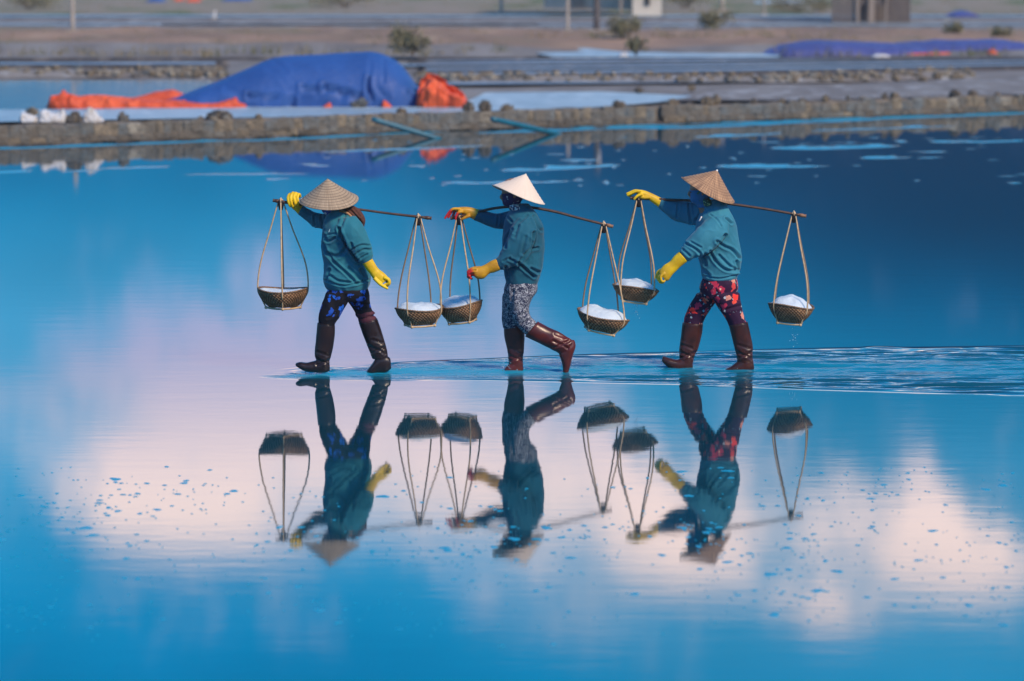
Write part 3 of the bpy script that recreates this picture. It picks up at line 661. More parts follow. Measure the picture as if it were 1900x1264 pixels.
for i, (ol, lb) in enumerate((([(1392, 104), (1420, 95), (1450, 84), (1490, 77), (1520, 75), (1570, 77), (1640, 80), (1690, 83), (1740, 103)], 'long low blue tarpaulin heap by the pale ramp, lower of the far two'),
                            ([(1630, 96), (1660, 80), (1700, 77), (1740, 74), (1800, 75), (1845, 73), (1890, 78), (1960, 90), (2020, 103)], 'far blue tarpaulin heap with orange edges along its foot'))):
    V, f = mound(ol, 105, YR + i * 1.2, 1.6, 33 + i, .06, 110, 30, .65)
    o = thing('tarpaulin_heap', P(ol[0][0], 105, YR), lb, 'tarpaulin'); mk('cover', V, f, M['faded'], o)
    if i:
        V, f = mound([(1668, 104), (1690, 99), (1720, 98), (1762, 97), (1768, 104)], 105.5, YR - 1.5, .2, 41, .05, 40, 10); mk('orange_edge', V, f, M['orange'], o)
        V, f = mound([(1824, 104), (1834, 94), (1840, 90), (1848, 96), (1856, 104)], 105.5, YR - 1.5, .3, 42, .06, 24, 12); mk('orange_flap', V, f, M['orange'], o)
# white sacks on the wall
M['sack'] = mat('crumpled white sack', (.62, .64, .66), .6, noise=(9, (.40, .36, .31), .5, .68), bump=(14, .9, .06))
for ol, lb in (([(36, 222), (42, 210), (52, 212), (70, 218), (74, 224)], 'small crumpled white bag lying on the wall left of the big sack'), ([(70, 224), (76, 204), (84, 200), (92, 206), (104, 210), (118, 203), (124, 216), (127, 224)], 'big crumpled white sack slumped on the pond wall'), ([(152, 222), (160, 206), (168, 201), (178, 207), (184, 216), (194, 223)], 'crumpled white and tan sack beside the dark stone')):
    Y_ = G(100, 226, .33)[1] + .1; V, f = mound(ol, 226, Y_, .2, 51 + int(ol[0][0]), .16, 40, 24, .7); tag(mk('sack', V, f, M['sack'], base=P(ol[0][0], 226, Y_)), lb, 'sack')
# blue pipes from the wall into the pond
M['pipe'] = mat('blue painted gutter', (.006, .11, .17), .45, noise=(6, (.01, .16, .24), .4, .7))
for (x0, y0, x1, y1), lb in (((690, 221, 818, 259), 'blue pipe sloping from the pond wall to the water below the blue heap'), ((913, 221, 1040, 250), 'blue pipe sloping from the pond wall to the water below two dark stones')):
    a = G(x0, y0, .36); b = G(x1, y1, -.02); m_ = MB(); m_.tube([a, (a + b) / 2, b], [.045, .05, .04], n=12, seg=12); tag(m_.build('pipe', M['pipe'], base=b), lb, 'pipe')

# ---------------------------------------------------------------- far things
M['conc'] = mat('pale concrete post', (.42, .38, .33), .8, noise=(3, (.30, .27, .24), .4, .7))
M['plaster'] = mat('pale plaster', (.55, .50, .43), .85, noise=(1.2, (.42, .37, .31), .45, .7))
M['darkwood'] = mat('dark weathered boards with haze tint', (.09, .08, .082), .8, noise=(4, (.13, .115, .11), .4, .7))  # boards lightened so their colour carries some of the distance haze
M['post'] = mat('grey wood post', (.26, .22, .19), .8)
M['glassdark'] = mat('dark opening', (.02, .02, .022), .5)
def post(x, by, wpx, H, m, lb, arm=False):
    z = ZL + .12; b = G(x, by, z); rad = wpx / 2 / (F / np.linalg.norm(b - CO))
    t = thing('utility_pole', b, lb, 'pole'); q = MB(); q.tube([b - [0, 0, .2], b + [0, 0, H * .5], b + [0.03, 0, H]], [rad, rad * .95, rad * .8], n=8, seg=10); q.build('shaft', m, t)
    q = MB(); q.box(b + [0, 0, .05], (rad * 5, rad * 5, .14)); q.build('base', M['conc'], t, smooth=False)
    if arm:
        q = MB(); q.tube([b + [rad * .8, -.12, H * .86], b + [rad * .8, -.12, H * .93]], [.05, .06], n=3, seg=8); q.build('insulator', M['white'], t)
post(135, 64, 8, 4.0, M['conc'], 'slim grey pole on the earth bank behind the left pan')
post(1053, 62, 7, 3.2, M['conc'], 'slim pale pole standing beside the thicker post')
post(1107, 62, 12, 3.6, M['darkwood'], 'thick weathered post on the earth bank with a white insulator', True)
post(930, 29, 7, 4.4, M['conc'], 'slender far pole at the edge of the field left of the pale house')
post(1340, 24, 8, 4.2, M['conc'], 'pale far pole standing behind the green bush')
post(1418, 30, 4, 4.0, M['conc'], 'very thin far pole left of the dark hut')
post(398, 38, 3.5, .35, M['white'], 'short white marker stake by the far pan')
# dark hut
hY = G(1615, 42, ZL + .15)[1]; hb = P(1615, 42, hY); hut = thing('hut', hb, 'dark board hut standing on posts beyond the earth bank', 'hut')
def hbox(nm, x0, x1, y0, y1, yo, d, m):
    a, b = P(x0, y1, hY + yo), P(x1, y0, hY + yo); q = MB(); q.box(((a[0] + b[0]) / 2, hY + yo, (a[2] + b[2]) / 2), (b[0] - a[0], d, b[2] - a[2])); q.build(nm, m, hut, smooth=False)
for x0 in range(1544, 1590, 9): hbox('board', x0, x0 + 8.4, -85, 43 + rng.uniform(-1, 1), .1 + rng.uniform(-.02, .02), .05, M['darkwood'])
for x0 in range(1646, 1690, 9): hbox('board', x0, x0 + 8.4, -85, 43 + rng.uniform(-1, 1), .1 + rng.uniform(-.02, .02), .05, M['darkwood'])
for x0, x1 in ((1589, 1595), (1611, 1624), (1642, 1647)): hbox('post', x0, x1, -85, 44, 0, .12, M['post'])
hbox('back_wall', 1590, 1690, -85, 40, 1.6, .08, M['darkwood']); hbox('roof', 1530, 1705, -100, -86, .8, 2.6, M['darkwood']); hbox('lintel', 1596, 1646, -2, 9, .12, .1, M['darkwood'])
# pale house
pY = G(1195, 29, ZL + .17)[1]; hb = P(1195, 29, pY); house = thing('house', hb, 'pale plastered house wall at the edge of the far field', 'house')
def pbox(nm, x0, x1, y0, y1, yo, d, m, par=None):
    a, b = P(x0, y1, pY + yo), P(x1, y0, pY + yo); q = MB(); q.box(((a[0] + b[0]) / 2, pY + yo, (a[2] + b[2]) / 2), (b[0] - a[0], d, b[2] - a[2])); return q.build(nm, m, par or house, base=ROOT[house.name], smooth=False)
pbox('wall', 1172, 1226, -95, 30, 1.0, 2.0, M['plaster']); w1_ = pbox('window', 1196, 1206, -20, 10, -.03, .06, M['glassdark'])
pbox('wall', 1010, 1172, -70, 16, 2.4, 2.0, M['plaster']); pbox('roof', 1000, 1236, -108, -95.5, 1.4, 4.4, M['darkwood'])
pbox('lean_to_post', 1150, 1155, -60, 25, .3, .12, M['post']); pbox('door', 1060, 1085, -45, 14, 1.37, .06, M['post'])
# colourful covers far off
for x, y, w_, m, lb in ((360, 3, 13, 'orange', 'small orange cover heap far across the field'), (333, 1, 8, 'orange', 'tiny orange cover beside the far orange heap'), (290, 3, 18, 'tarp', 'small blue cover heap far across the field'), (1785, 30, 30, 'faded', 'small blue cover heap behind the hut on the field'), (440, 1, 30, 'tarp', 'low blue cover heap at the far edge of the field')):
    V, f = mound([(x - w_, y), (x - w_ * .5, y - 7), (x, y - 11), (x + w_ * .6, y - 6), (x + w_, y)], y, G(x, y, ZL + .17)[1], 1.2, int(x), .08, 24, 12); tag(mk('covered_heap', V, f, M[m], base=P(x, y, G(x, y, ZL + .17)[1])), lb, 'heap')
V, f = mound([(1616, 105), (1622, 101), (1640, 100), (1652, 104)], 105.5, YR - 3.2, .25, 91, .05, 20, 10); tag(mk('sack', V, f, M['sack'], base=P(1630, 105.5, YR - 3.2)), 'white bag lying at the foot of the low far blue heap', 'sack')
V, f = mound([(1146, 104), (1152, 98), (1160, 97), (1166, 104)], 104.5, G(1155, 104, ZL + .14)[1], .2, 92, .04, 16, 10); tag(mk('sack', V, f, M['sack'], base=P(1155, 104.5, G(1155, 104, ZL + .14)[1])), 'small white bag lying on the pale ramp', 'sack')
# bushes
M['leaf'] = mat('bush leaves with haze tint', (.15, .155, .085), .7, noise=(3, (.20, .18, .11), .35, .65)); M['stem'] = mat('bush stems', (.11, .08, .05), .8)  # leaf colour lightened, distance haze painted into it
def bush(x, y, wpx, hpx, lb, seed, n=900):
    b = G(x, y, ZL + .2); sc_ = np.linalg.norm(b - CO) / F; rx, h = wpx / 2 * sc_, hpx * sc_
    t = thing('bush', b, lb, 'bush'); r_ = np.random.RandomState(seed); st = MB()
    for q in range(9):
        a = r_.uniform(0, 6.28); e = b + np.array([math.cos(a) * rx * .7, math.sin(a) * rx * .6, h * r_.uniform(.5, .9)]); st.tube([b - [0, 0, .1], b * .5 + e * .5 + [0, 0, h * .1], e], [.02, .012, .006], n=5, seg=5)
    st.build('stem', M['stem'], t)
    cl = [(r_.uniform(-.8, .8), r_.uniform(-.6, .6), r_.uniform(.25, .8), r_.uniform(.25, .45)) for _ in range(11)]
    v = []; f = []
    for q in range(n):
        c = cl[r_.randint(len(cl))]; d = r_.normal(size=3) * .55 * c[3]; p = b + np.array([(c[0] + d[0]) * rx, (c[1] + d[1]) * rx, max(.05, c[2] + d[2]) * h])
        u = r_.normal(size=3); u /= np.linalg.norm(u); w2 = np.cross(u, r_.normal(size=3)); w2 /= np.linalg.norm(w2); l = r_.uniform(.04, .085)
        i = len(v); v += [p - u * l, p + w2 * l * .4, p + u * l, p - w2 * l * .4]; f.append((i, i + 1, i + 2, i + 3))
    mk('foliage', np.array(v), f, M['leaf'], t, smooth=False)
bush(765, 97, 74, 40, 'round pale bush growing on the earth bank behind the blue heap', 1); bush(1155, 66, 66, 32, 'pale bush beside the thick weathered post', 2); bush(1325, 52, 74, 32, 'wide green bush standing before the pale far pole', 3)
bush(1770, 66, 36, 22, 'small dry bush on the bank above the far blue heaps', 4, 400); bush(1860, 72, 36, 20, 'brown twiggy bush at the right end of the bank', 5, 400); bush(55, 16, 110, 30, 'broad low bush at the left end of the far field', 6); bush(1180, 96, 44, 24, 'low dry bush beside the pale ramp', 7, 400)
bush(1480, 22, 120, 34, 'broad dark shrub before the field near the dark hut', 8); bush(1270, 14, 90, 30, 'leafy shrub right of the pale house', 9); bush(640, 12, 130, 26, 'long hedge-like shrub far across the field', 10)

# dry grass and weeds on the earth bank and the field edge
rg = np.random.RandomState(4); v = []; f = []
for q in range(900):
    x_ = rg.uniform(-80, 1980); y_ = rg.choice([rg.uniform(64, 100), rg.uniform(58, 72), rg.uniform(5, 28)], p=[.5, .35, .15])
    if 930 < x_ < 1440 and y_ > 72: continue
    b = G(x_, y_, ZL + .12); hh = rg.uniform(.08, .30)
    for _ in range(10):
        a = rg.uniform(0, 6.28); c = b + np.array([rg.normal(0, .16), rg.normal(0, .16), -.08]); w_ = np.array([math.cos(a), math.sin(a), 0]) * .018; t_ = c + np.array([rg.normal(0, .07), rg.normal(0, .07), hh * rg.uniform(.6, 1.1) + .08])
        k0 = len(v); v += [c - w_, c + w_, t_]; f.append((k0, k0 + 1, k0 + 2))
M['drygrass'] = mat('dry weeds', (.23, .18, .10), .8, noise=(.6, (.12, .13, .06), .4, .6))
tag(mk('dry_grass', np.array(v), f, M['drygrass'], smooth=False), 'dry weeds and grass tufts on the far earth bank', 'grass', kind='stuff')

# ------------------------------------------------------------------ carriers
def glove(person, Y, S, fingers, thumb, m, k=1.0, tips=None):
    """S: cuff-to-knuckle slices; fingers: px paths with a depth offset each"""
    g = MB(); hand_parts(g, Y, S, fingers, thumb, 1.0)
    V, N, Fc = remesh(g, .0048, 2)
    o = mk('glove', V, Fc, m, person)
    if tips is not None:
        d = np.full(len(V), 9.)
        for f_ in list(fingers):
            for q in f_[-2:]: d = np.minimum(d, np.linalg.norm(V - P(q[0], q[1], Y + q[2]), axis=1))
        a = o.data.attributes.new('tip', 'FLOAT', 'POINT'); a.data.foreach_set('value', np.clip(1 - (d - .018) / .05, 0, 1).astype(np.float32))
    return o
def hand_parts(g, Y, S, fingers, thumb, k):
    g.slices(S, Y, k, n=len(S) * 3, seg=16, p=2.3)
    for i, f_ in enumerate(fingers):
        r0 = .0125 * k; g.tube([P(a, b, Y + c) for a, b, c in f_], [r0 * 1.08, r0, r0 * .95, r0 * .78], n=12, seg=10)
    g.tube([P(a, b, Y + c) for a, b, c in thumb], [.016 * k, .014 * k, .011 * k], n=10, seg=10)

HEADP = [(.225, -.01, .02, .015), (.215, -.045, .055, .04), (.195, -.07, .08, .062), (.165, -.086, .098, .074), (.13, -.090, .106, .078), (.108, -.093, .106, .077), (.093, -.086, .104, .075), (.07, -.087, .097, .071),
         (.05, -.088, .083, .066), (.03, -.090, .066, .060), (.012, -.086, .05, .052), (-.004, -.07, .045, .046), (-.02, -.045, .05, .048), (-.05, -.035, .06, .05), (-.10, -.03, .075, .056)]
def head_slices(g, chin, tilt, Y, k=1.0, zlo=-1, zhi=1, grow=0.0):
    c0 = P(chin[0], chin[1], Y); ct, st = math.cos(tilt), math.sin(tilt)
    def T(x, z): return c0 + np.array([x * ct - z * st, 0, x * st + z * ct])
    C = []; U = []; Vv = []
    for z, fx, bx, hw in HEADP:
        if not (zlo <= z <= zhi): continue
        a, b = T(fx + .085 - grow, z), T(bx + .085 + grow, z); C.append((a + b) / 2); U.append((a - b) / 2 * k); Vv.append([0, (hw + grow) * k, 0])
    n = len(C) * 3; g.loft(catmull(C, n), catmull(U, n), catmull(Vv, n), 20, 2.1)
    return T

def hat(person, c, rpx, axis, hgt, m, Y, knob=False):
    """conical hat: brim centre px, radius px, axis as a 3-D direction, height m"""
    C = P(c[0], c[1], Y); rad = rpx / 216.3; ax = np.array(axis, float); ax /= np.linalg.norm(ax)
    n, seg = 18, 64; v = []; f = []
    for side in (0, 1):
        for i in range(n + 1):
            t = i / n; rr = max(rad * (1 - t) - side * .006, .0008); zz = hgt * t - side * .006
            rr *= 1.0 + .0
            for j in range(seg):
                a = 2 * math.pi * j / seg; wob = 1 + .006 * math.sin(3 * a + 1) * (1 - t)
                zr = zz + .0016 * math.cos(i * math.pi) + .010 * math.sin(2 * a + .6) * (1 - t) ** 3
                v.append((rr * wob * math.cos(a), rr * wob * math.sin(a), zr))
    K = (n + 1) * seg
    for s_ in (0, 1):
        for i in range(n):
            for j in range(seg):
                j2 = (j + 1) % seg; q = (s_ * K + i * seg + j, s_ * K + i * seg + j2, s_ * K + (i + 1) * seg + j2, s_ * K + (i + 1) * seg + j); f.append(q if not s_ else q[::-1])
    for j in range(seg): j2 = (j + 1) % seg; f.append((j2, j, K + j, K + j2))
    o = mk('conical_hat', v, f, m, person, base=(0, 0, 0)); o.location = C - np.array(ROOT[person.name])
    o.rotation_euler = Vector((0, 0, 1)).rotation_difference(Vector(ax)).to_euler()
    # hoop round the brim
    mbq = MB(); pts = [(rad * math.cos(a), rad * math.sin(a), .010 * math.sin(2 * a + .6)) for a in np.linspace(0, 2 * math.pi, 49)]
    mbq.tube(pts, .0035, n=97, seg=6, lat=(0, 0, 1)); mbq.build('brim_hoop', m, o, base=(0, 0, 0))
    if knob:
        q = MB(); q.tube([(0, 0, hgt - .022), (0, 0, hgt + .004)], [.014, .006], n=4, seg=10); q.build('tip_cap', M['white'], o, base=(0, 0, 0))
    return o

def person(Y, label, J, near, far, hips, legA, legB, bootA, footA, bootB, footB, gl_near, gl_far, chin, tilt, hatp, mats, folds, tfolds, seed):
    bx = np.mean([q[0] for q in J]); base = P(bx, 690, Y); base[2] = 0
    # one continuous body under the clothes
    b = MB()
    for S in (J, near, far, hips, legA, legB, bootA, footA, bootB, footB): b.slices(S, Y, .80, n=len(S) * 3, seg=14)
    for (S, fi, th) in (gl_near[:3], gl_far[:3]): hand_parts(b, Y, S, fi, th, .72)
    T = head_slices(b, chin, tilt, Y)
    b.tube([T(-.012, .10), T(-.022, .075), T(-.012, .062)], [.009, .014, .010], n=6, seg=8)          # nose
    b.tube([T(-.006, .040) - [0, .022, 0], T(-.010, .040), T(-.006, .040) + [0, .022, 0]], .006, n=6, seg=6, lat=(0, 0, 1))   # lips
    for s_ in (-1, 1): b.tube([T(.095, .11) + [0, s_ * .076, 0], T(.10, .085) + [0, s_ * .082, 0], T(.09, .06) + [0, s_ * .072, 0]], [.010, .014, .009], n=6, seg=8)
    V, N, Fc = remesh(b, .0085, 2)
    o = mk('person', V, Fc, M['skin'], base=base); tag(o, label, 'person', 'salt carriers walking through the pond')
    for s_ in (-1, 1):
        e = MB(); c = T(-.003, .093) + [0, s_ * .032, 0]; e.tube([c - [.006, 0, 0], c, c + [.010, 0, 0]], [.004, .010, .006], n=7, seg=8); e.build('eye', M['eye'], o)
    # jacket
    g = MB(); g.slices(J, Y, 1.0, n=44, seg=34, p=2.35); g.slices(near, Y, 1.0, n=26, seg=22, p=2.1); g.slices(far, Y, 1.0, n=26, seg=22, p=2.1)
    V, N, Fc = remesh(g, .0062, 4)
    wx = (fbm(V[:, 0] * 5, V[:, 1] * 5, V[:, 2] * 5, s=seed + 50, o=2) - .37) * 1.6
    rd = (1 - np.abs(2 * fbm(V[:, 0] * 8 + V[:, 2] * 5 + wx, V[:, 1] * 7, V[:, 2] * 7 - V[:, 0] * 4 + wx, s=seed, o=2) * 1.3 - 1)) ** 2
    V = V + N * ((rd - .45) * .008 + (vn(V[:, 0] * 26, V[:, 1] * 26, V[:, 2] * 22, s=seed + 5) - .5) * .0035)[:, None]
    V = crease(V, N, [(a, b * .95, c * 1.25) for a, b, c in folds]) + N * .003; mk('jacket', V, Fc, mats['jacket'], o)
    cl = MB(); a_, b_ = J[0], J[1]; up_ = [(a_[0] + 1, a_[1] - 7, a_[2] - 3, a_[3] - 6, .062), (a_[0] - 1, a_[1] - 2, a_[2] + 1, a_[3] - 1, .078), (a_[0] - 2, a_[1] + 5, a_[2] + 3, a_[3] + 4, .10)]; cl.slices(up_, Y, 1.0, n=14, seg=26); V, N, Fc = remesh(cl, .007, 2); mk('collar', V, Fc, mats['jacket'], o)
    # trousers
    g = MB(); g.slices(hips, Y, 1.0, n=16, seg=30, p=2.3); g.slices(legA, Y, 1.0, n=24, seg=22); g.slices(legB, Y, 1.0, n=24, seg=22)
    V, N, Fc = remesh(g, .0085, 4)
    rd = 1 - np.abs(2 * fbm(V[:, 0] * 12, V[:, 1] * 12, V[:, 2] * 7, s=seed + 9, o=2) * 1.3 - 1); V = V + N * ((rd - .6) * .012)[:, None]
    V = crease(V, N, tfolds) + N * .003; mk('trousers', V, Fc, mats['trousers'], o)
    for S, Ft in ((bootA, footA), (bootB, footB)):
        g = MB(); g.slices(S, Y, 1.0, n=26, seg=24, p=2.1); g.slices(Ft, Y, 1.0, n=26, seg=20, p=2.5)
        V, N, Fc = remesh(g, .0065, 4)
        cx = np.mean([q[0] + q[2] for q in S[-3:]]) / 2; cy = np.mean([q[1] + q[3] for q in S[-3:]]) / 2
        V = crease(V, N, [([(cx - 14, cy - 6), (cx, cy), (cx + 15, cy - 5)], 2.2, .008), ([(cx - 12, cy + 6), (cx + 2, cy + 2), (cx + 13, cy + 8)], 2.0, .007), ([(cx - 10, cy - 18), (cx + 8, cy - 12)], 2.2, .004)])
        V = V + N * ((fbm(V[:, 0] * 14, V[:, 1] * 14, V[:, 2] * 9, s=seed + 3, o=2) - .38) * .010 + .006)[:, None]
        bo = mk('boot', V, Fc, mats['boot'], o)
        q = MB(); a = S[0]; c1, c2 = P(a[0], a[1], Y + a[5]), P(a[2], a[3], Y + a[5]); cc_ = (c1 + c2) / 2; U_ = (c1 - c2) / 2 * 1.03
        ring = [cc_ + U_ * math.cos(t) + np.array([0, a[4] * 1.03, 0]) * math.sin(t) for t in np.linspace(0, 2 * math.pi, 29)]
        q.tube(ring, .005, n=57, seg=6, lat=(0, 0, 1)); q.build('top_band', mats['boot'], bo, base=ROOT[o.name])
    glove(o, Y, *gl_near[:3], mats['glove'], tips=gl_near[3]); glove(o, Y, *gl_far[:3], mats['glove'], tips=gl_far[3])
    g = MB(); head_slices(g, chin, tilt, Y, 1.0, -.06, .12, .009); V, N, Fc = remesh(g, .007, 2); mk('face_mask', V, Fc, mats['mask'], o)
    hat(o, *hatp, Y=Y + .0, m=mats['hat'], knob=mats.get('knob', False))
    return o

Y1, Y2, Y3 = 29.92, 30.06, 30.22
# ---- first carrier
g1n = ([(672, 489, 691, 480, .047, -.20), (680, 501, 699, 494, .040, -.20), (686, 508, 704, 500, .036, -.20), (692, 517, 712, 506, .042, -.205), (701, 525, 719, 513, .043, -.205), (705, 529, 720, 518, .038, -.205)],
       [[(712, 515, -.245), (720, 519, -.248), (721, 526, -.245), (713, 528, -.238)], [(713, 514, -.220), (722, 519, -.222), (722, 528, -.220), (713, 530, -.215)], [(712, 514, -.196), (721, 520, -.196), (720, 529, -.194), (712, 531, -.19)], [(710, 517, -.173), (718, 522, -.172), (719, 530, -.172), (713, 534, -.17)]],
       [(694, 516, -.240), (706, 528, -.250), (720, 536, -.240)], None)
g1f = ([(562, 382, 553, 398, .041, .16), (556, 378, 548, 392, .037, .15), (552, 371, 542, 387, .036, .155), (552, 364, 538, 380, .036, .165), (549, 361, 538, 371, .030, .165)],
       [[(552, 364, .175), (549, 358, .14), (545, 366, .10), (548, 378, .095), (550, 385, .115)], [(547, 363, .175), (544, 357.5, .14), (539, 366, .098), (541, 378, .092), (544, 385, .112)], [(542, 364, .175), (538, 360, .14), (534, 368, .10), (536, 378, .095), (539, 384, .112)], [(557, 366, .17), (555, 360, .14), (552, 366, .105), (553, 376, .10), (554, 382, .115)]],
       [(553, 384, .12), (544, 381, .115), (538, 377, .12)], None)
p1 = person(Y1, 'carrier in a teal jacket with brown headscarf and black trousers with blue flowers', 
    [(609, 395, 646, 389, .075), (603, 408, 656, 398, .13), (600, 421, 664, 411, .175), (598, 440, 671, 432, .175), (597, 458, 676, 455, .165), (600, 480, 681, 480, .16), (602, 500, 685, 500, .16), (601, 516, 687, 515, .168), (603, 528, 685, 528, .165), (608, 536, 682, 536, .15)],
    [(628, 405, 660, 402, .065, -.12), (629, 424, 672, 417, .072, -.165), (639, 445, 681, 437, .070, -.19), (652, 463, 688, 454, .064, -.20), (664, 480, 691, 470, .056, -.20), (673, 490, 690, 480, .044, -.20)],
    [(614, 395, 622, 426, .070, .12), (600, 398, 603, 424, .067, .165), (586, 395, 584, 421, .062, .185), (572, 389, 569, 409, .053, .18), (562, 383, 554, 397, .042, .16)],
    [(612, 524, 679, 524, .13, 0), (609, 536, 682, 536, .15, 0), (606, 547, 684, 546, .15, 0), (611, 558, 680, 556, .13, 0)],
    [(606, 543, 656, 545, .085, -.065), (600, 560, 645, 560, .085, -.075), (594, 577, 635, 578, .078, -.08), (591, 590, 626, 593, .070, -.08), (592, 606, 619, 607, .058, -.08)],
    [(636, 545, 684, 541, .085, .065), (646, 558, 685, 556, .080, .075), (655, 572, 688, 568, .072, .08), (662, 586, 691, 579, .064, .08), (668, 598, 693, 590, .056, .08)],
    [(590, 600, 620, 603, .066, -.08), (588, 620, 620, 622, .064, -.08), (586, 645, 617, 646, .058, -.08), (585, 660, 613, 662, .052, -.08), (589, 672, 610, 672, .048, -.08), (593, 681, 610, 681, .044, -.08)],
    [(610, 667, 611, 688, .028, -.08), (601, 665, 601, 691, .043, -.08), (586, 670, 584, 690, .046, -.08), (570, 674, 568, 688, .048, -.08), (557, 673, 555, 682, .042, -.08), (549, 675, 549, 678, .018, -.08)],
    [(667, 600, 699, 592, .063, .08), (672, 614, 704, 607, .061, .08), (679, 633, 711, 628, .056, .08), (687, 652, 717, 650, .050, .08), (692, 665, 719, 664, .046, .08)],
    [(723, 665, 725, 684, .028, .08), (713, 660, 715, 690, .045, .08), (701, 663, 700, 692, .047, .08), (690, 678, 690, 693, .045, .08), (683, 686, 682, 693, .030, .08)],
    g1n, g1f, (600, 396), R(3), ((610, 372.5), 54.5, (-.035, -.22, 1), .196), dict(jacket=M['jacket1'], trousers=M['trousers1'], boot=M['boot1'], glove=M['glove'], mask=M['mask1'], hat=M['hat1']),
    [([(629, 424), (639, 447), (651, 466), (664, 483)], 2.4, .024), ([(600, 452), (608, 470), (622, 488), (640, 505), (656, 521)], 2.2, .016), ([(612, 511), (630, 522), (662, 525)], 2.2, .012), ([(648, 497), (662, 512), (674, 521)], 2.4, .012), ([(609, 470), (622, 476), (636, 469), (643, 457)], 3.0, .012), ([(655, 462), (671, 455), (684, 456)], 1.8, .010), ([(660, 471), (676, 463), (686, 464)], 1.8, .010), ([(652, 452), (657, 466)], 2.0, .009),
     ([(602, 520), (640, 530), (686, 519)], 1.6, .010), ([(602, 436), (610, 448), (622, 441)], 2.0, .014), ([(604, 437), (624, 433)], 1.5, .006), ([(640, 400), (633, 420), (631, 440)], 2.5, .010), ([(668, 480), (681, 472)], 1.6, .009), ([(583, 402), (584, 418)], 2.0, .012), ([(596, 402), (600, 420)], 2.2, .012), ([(612, 500), (606, 520)], 2, .01), ([(668, 500), (676, 515)], 2.2, .014)],
    [([(608, 590), (622, 582)], 2.2, .008), ([(640, 548), (630, 570)], 2.5, .008), ([(660, 570), (684, 566)], 2.2, .007)], 11)
q = MB(); q.slices([(628, 389, 657, 382, .055, -.02), (640, 393, 666, 388, .060, -.03), (652, 402, 673, 396, .052, -.04), (662, 413, 678, 408, .034, -.045), (669, 425, 676, 421, .012, -.045)], Y1, 1.0, n=26, seg=20)
V, N, Fc = remesh(q, .006, 2); V = crease(V, N, [([(648, 388), (660, 400), (670, 414)], 2, .010), ([(655, 386), (668, 402)], 1.6, .008)]); hs = mk('headscarf', V, Fc, M['brown_cloth'], p1)
q = MB(); q.tube([P(630, 391, Y1 - .075), P(645, 396, Y1 - .10), P(658, 409, Y1 - .10), P(670, 424, Y1 - .07)], [.009, .011, .009, .005], n=20, seg=8); q.build('hem', M['scarf_edge'], hs, base=ROOT[p1.name])
q = MB(); q.slices([(659, 581, 692, 577, .070, .08), (660, 586, 696, 581, .072, .08), (664, 591, 693, 585, .067, .08), (665, 596, 698, 589, .070, .08), (668, 603, 700, 596, .066, .08)], Y1, 1.0, n=24, seg=24); q.build('leg_cuff', M['sock'], p1)
M['emblem'] = mat('pale stitched emblem', (.30, .50, .56), .7)
em = [P(a, b, Y1 - .160) for a, b in ((609, 431), (613.5, 421), (619, 431), (614, 428.5))]; q = MB(); q.add(em + [e_ + np.array([0, .05, 0]) for e_ in em], [(0, 1, 2, 3), (0, 4, 5, 1), (1, 5, 6, 2), (2, 6, 7, 3), (3, 7, 4, 0)]); q.build('chest_emblem', M['emblem'], p1, smooth=False)
# ---- second carrier
g2n = ([(921, 480, 929, 501, .047, -.22), (911, 484, 917, 506, .042, -.22), (903, 489, 908, 508, .037, -.22), (893, 494, 898, 517, .042, -.22), (883, 496, 887, 518, .042, -.22), (877, 499, 881, 515, .036, -.22)],
       [[(884, 499, -.255), (875, 500, -.258), (869, 504, -.255), (866, 505, -.250)], [(884, 504, -.250), (874, 504, -.258), (868, 510, -.252), (873, 514, -.245)], [(884, 509, -.235), (873, 508, -.235), (868, 514, -.232), (875, 517, -.228)], [(884, 511, -.205), (875, 510, -.205), (871, 515, -.205), (877, 518, -.205)]],
       [(892, 497, -.195), (878, 498, -.190), (868, 502, -.195)], 1)
g2f = ([(890, 389, 879, 408, .043, .15), (879, 386, 870, 403, .041, .145), (868, 384, 862, 399, .040, .14), (856, 384, 853, 396, .042, .14), (848, 385, 846, 394, .038, .14)],
       [[(854, 388, .105), (840, 388, .10), (832, 396, .10), (825, 406, .10)], [(852, 388, .132), (842, 388, .13), (836, 396, .128), (831, 405, .128)], [(854, 390, .158), (845, 391, .158), (841, 399, .155), (838, 408, .155)], [(858, 393, .095), (850, 395, .088), (846, 402, .086), (845, 408, .088)]],
       [(872, 400, .105), (862, 404, .10), (855, 408, .105)], 1)
